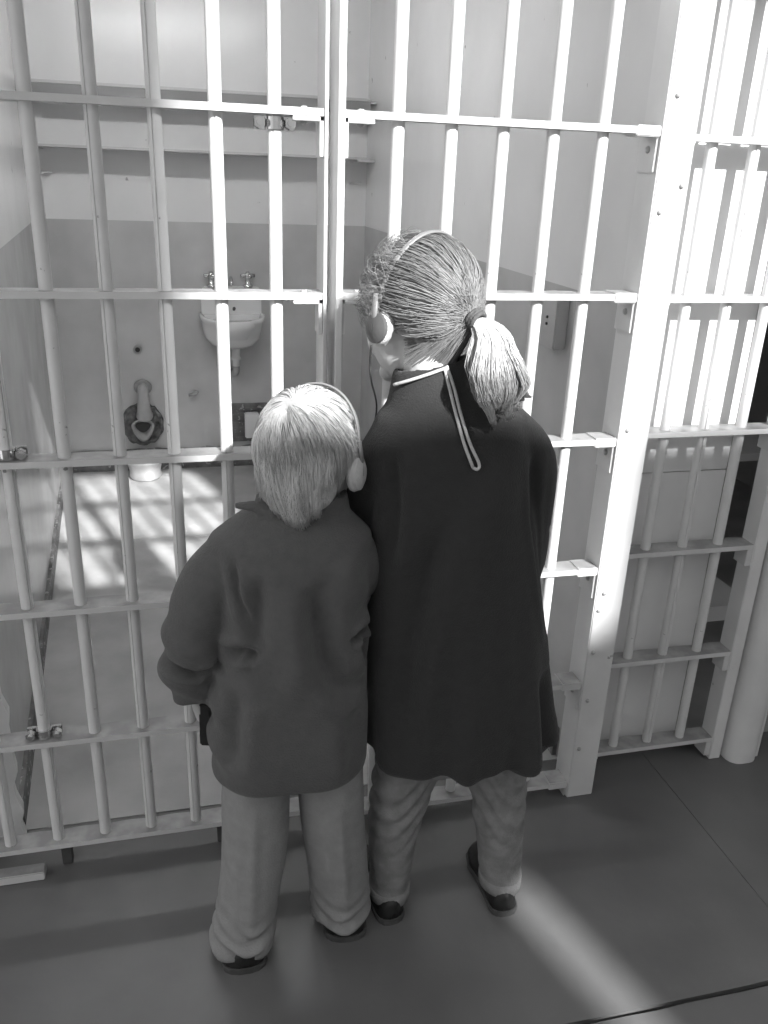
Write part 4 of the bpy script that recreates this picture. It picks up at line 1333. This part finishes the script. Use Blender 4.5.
# ponytail
tie_w = GT @ tie_l
S = Strands()
ends = Vector((0.512, -0.398, 1.150))
path = spline([tie_w, tie_w + Vector((0.018, -0.030, -0.020)), Vector((0.482, -0.398, 1.232)), Vector((0.496, -0.402, 1.190)), ends], 6)
wid = interp([0.010, 0.026, 0.045, 0.048, 0.024], 6)
locks = []
for i in range(46):
    locks.append((rnd.uniform(0, 2*math.pi), math.sqrt(rnd.random()), rnd.gauss(0, 0.5), rnd.uniform(-0.010, 0.018), rnd.gauss(0, 0.012), rnd.uniform(0, 6.28), rnd.random()))
for i in range(3000):
    a, rr, tw, dl, curl, ph, tn = locks[i % len(locks)]
    a = a + rnd.gauss(0, 0.13); rr = max(0, min(1.08, rr + rnd.gauss(0, 0.09)))
    pts = []
    m_ = len(path)
    for k in range(m_):
        t_ = k/(m_-1)
        aa = a + tw*t_
        off = Vector((math.cos(aa)*wid[k]*rr, math.sin(aa)*wid[k]*rr*0.75, math.sin(aa+1.0)*wid[k]*rr*0.30))
        w = Vector((math.sin(ph+t_*8), math.cos(ph+t_*7), 0))*0.006*t_
        stretch = Vector((0.2, 0.05, 1))*dl*t_**3
        pts.append(path[k] + off + w + stretch + Vector((curl*t_**4*1.4, curl*t_**4*0.7, abs(curl)*t_**6*0.9)) + Vector((rnd.gauss(0, .0006), rnd.gauss(0, .0006), 0)))
    S.add(pts, 0.00085, 0.0003, max(0, min(1, 0.35 + tn*0.5 + rnd.uniform(-0.12, 0.2))))
pt = S.build('ponytail', M_HAIR_P, girl)
bm = bmesh.new()
ax = (path[3] - path[0]).normalized(); u_ = ax.orthogonal().normalized(); v_ = ax.cross(u_)
for kk in range(3):
    c_ = path[0] + ax*(0.004 + 0.005*kk)
    loop = [c_ + (u_*math.cos(2*math.pi*i/20) + v_*math.sin(2*math.pi*i/20))*0.0145 for i in range(21)]
    tube(bm, loop, 0.0038, 8)
tag(from_bm('hair_tie', bm, M_TIE, pt, smooth=True), 'dark elastic hair tie')

headphones(GT, 'headphones with slim grey band over the ponytailed child\'s head', 0.126, 0.093, -0.028, -0.004, 0.026,
           [GT @ Vector((-0.100, 0.0, -0.055)), GT @ Vector((-0.098, 0.006, -0.085)), GT @ Vector((-0.09, 0.012, -0.115)), (0.345, -0.215, 1.12), (0.36, -0.16, 1.02), (0.45, -0.11, 0.93)], lean=-0.045, cup_mat=M_CUP)

# audio players
def player(c, rz, label):
    t = thing('audio_player', c, label, 'audio player', 'audio tour players')
    T = Matrix.Translation(Vector(c)) @ rz
    for nm, b, m in (('case', (-0.026, 0.026, -0.011, 0.011, -0.045, 0.045), M_BLACK), ('screen', (-0.018, 0.018, -0.0125, -0.0105, 0.008, 0.034), M_PIPE)):
        bm = bmesh.new(); box(bm, *b, bevel=0.003 if nm == 'case' else 0.0)
        for v in bm.verts: v.co = T @ v.co
        from_bm(nm, bm, m, t)
player((0.026, -0.262, 0.535), Rz(75) @ Ry(4), 'black audio player in the blond child\'s left hand')
player((0.488, -0.085, 0.905), Rz(180) @ Rx(30), 'black audio player held in front of the taller child')
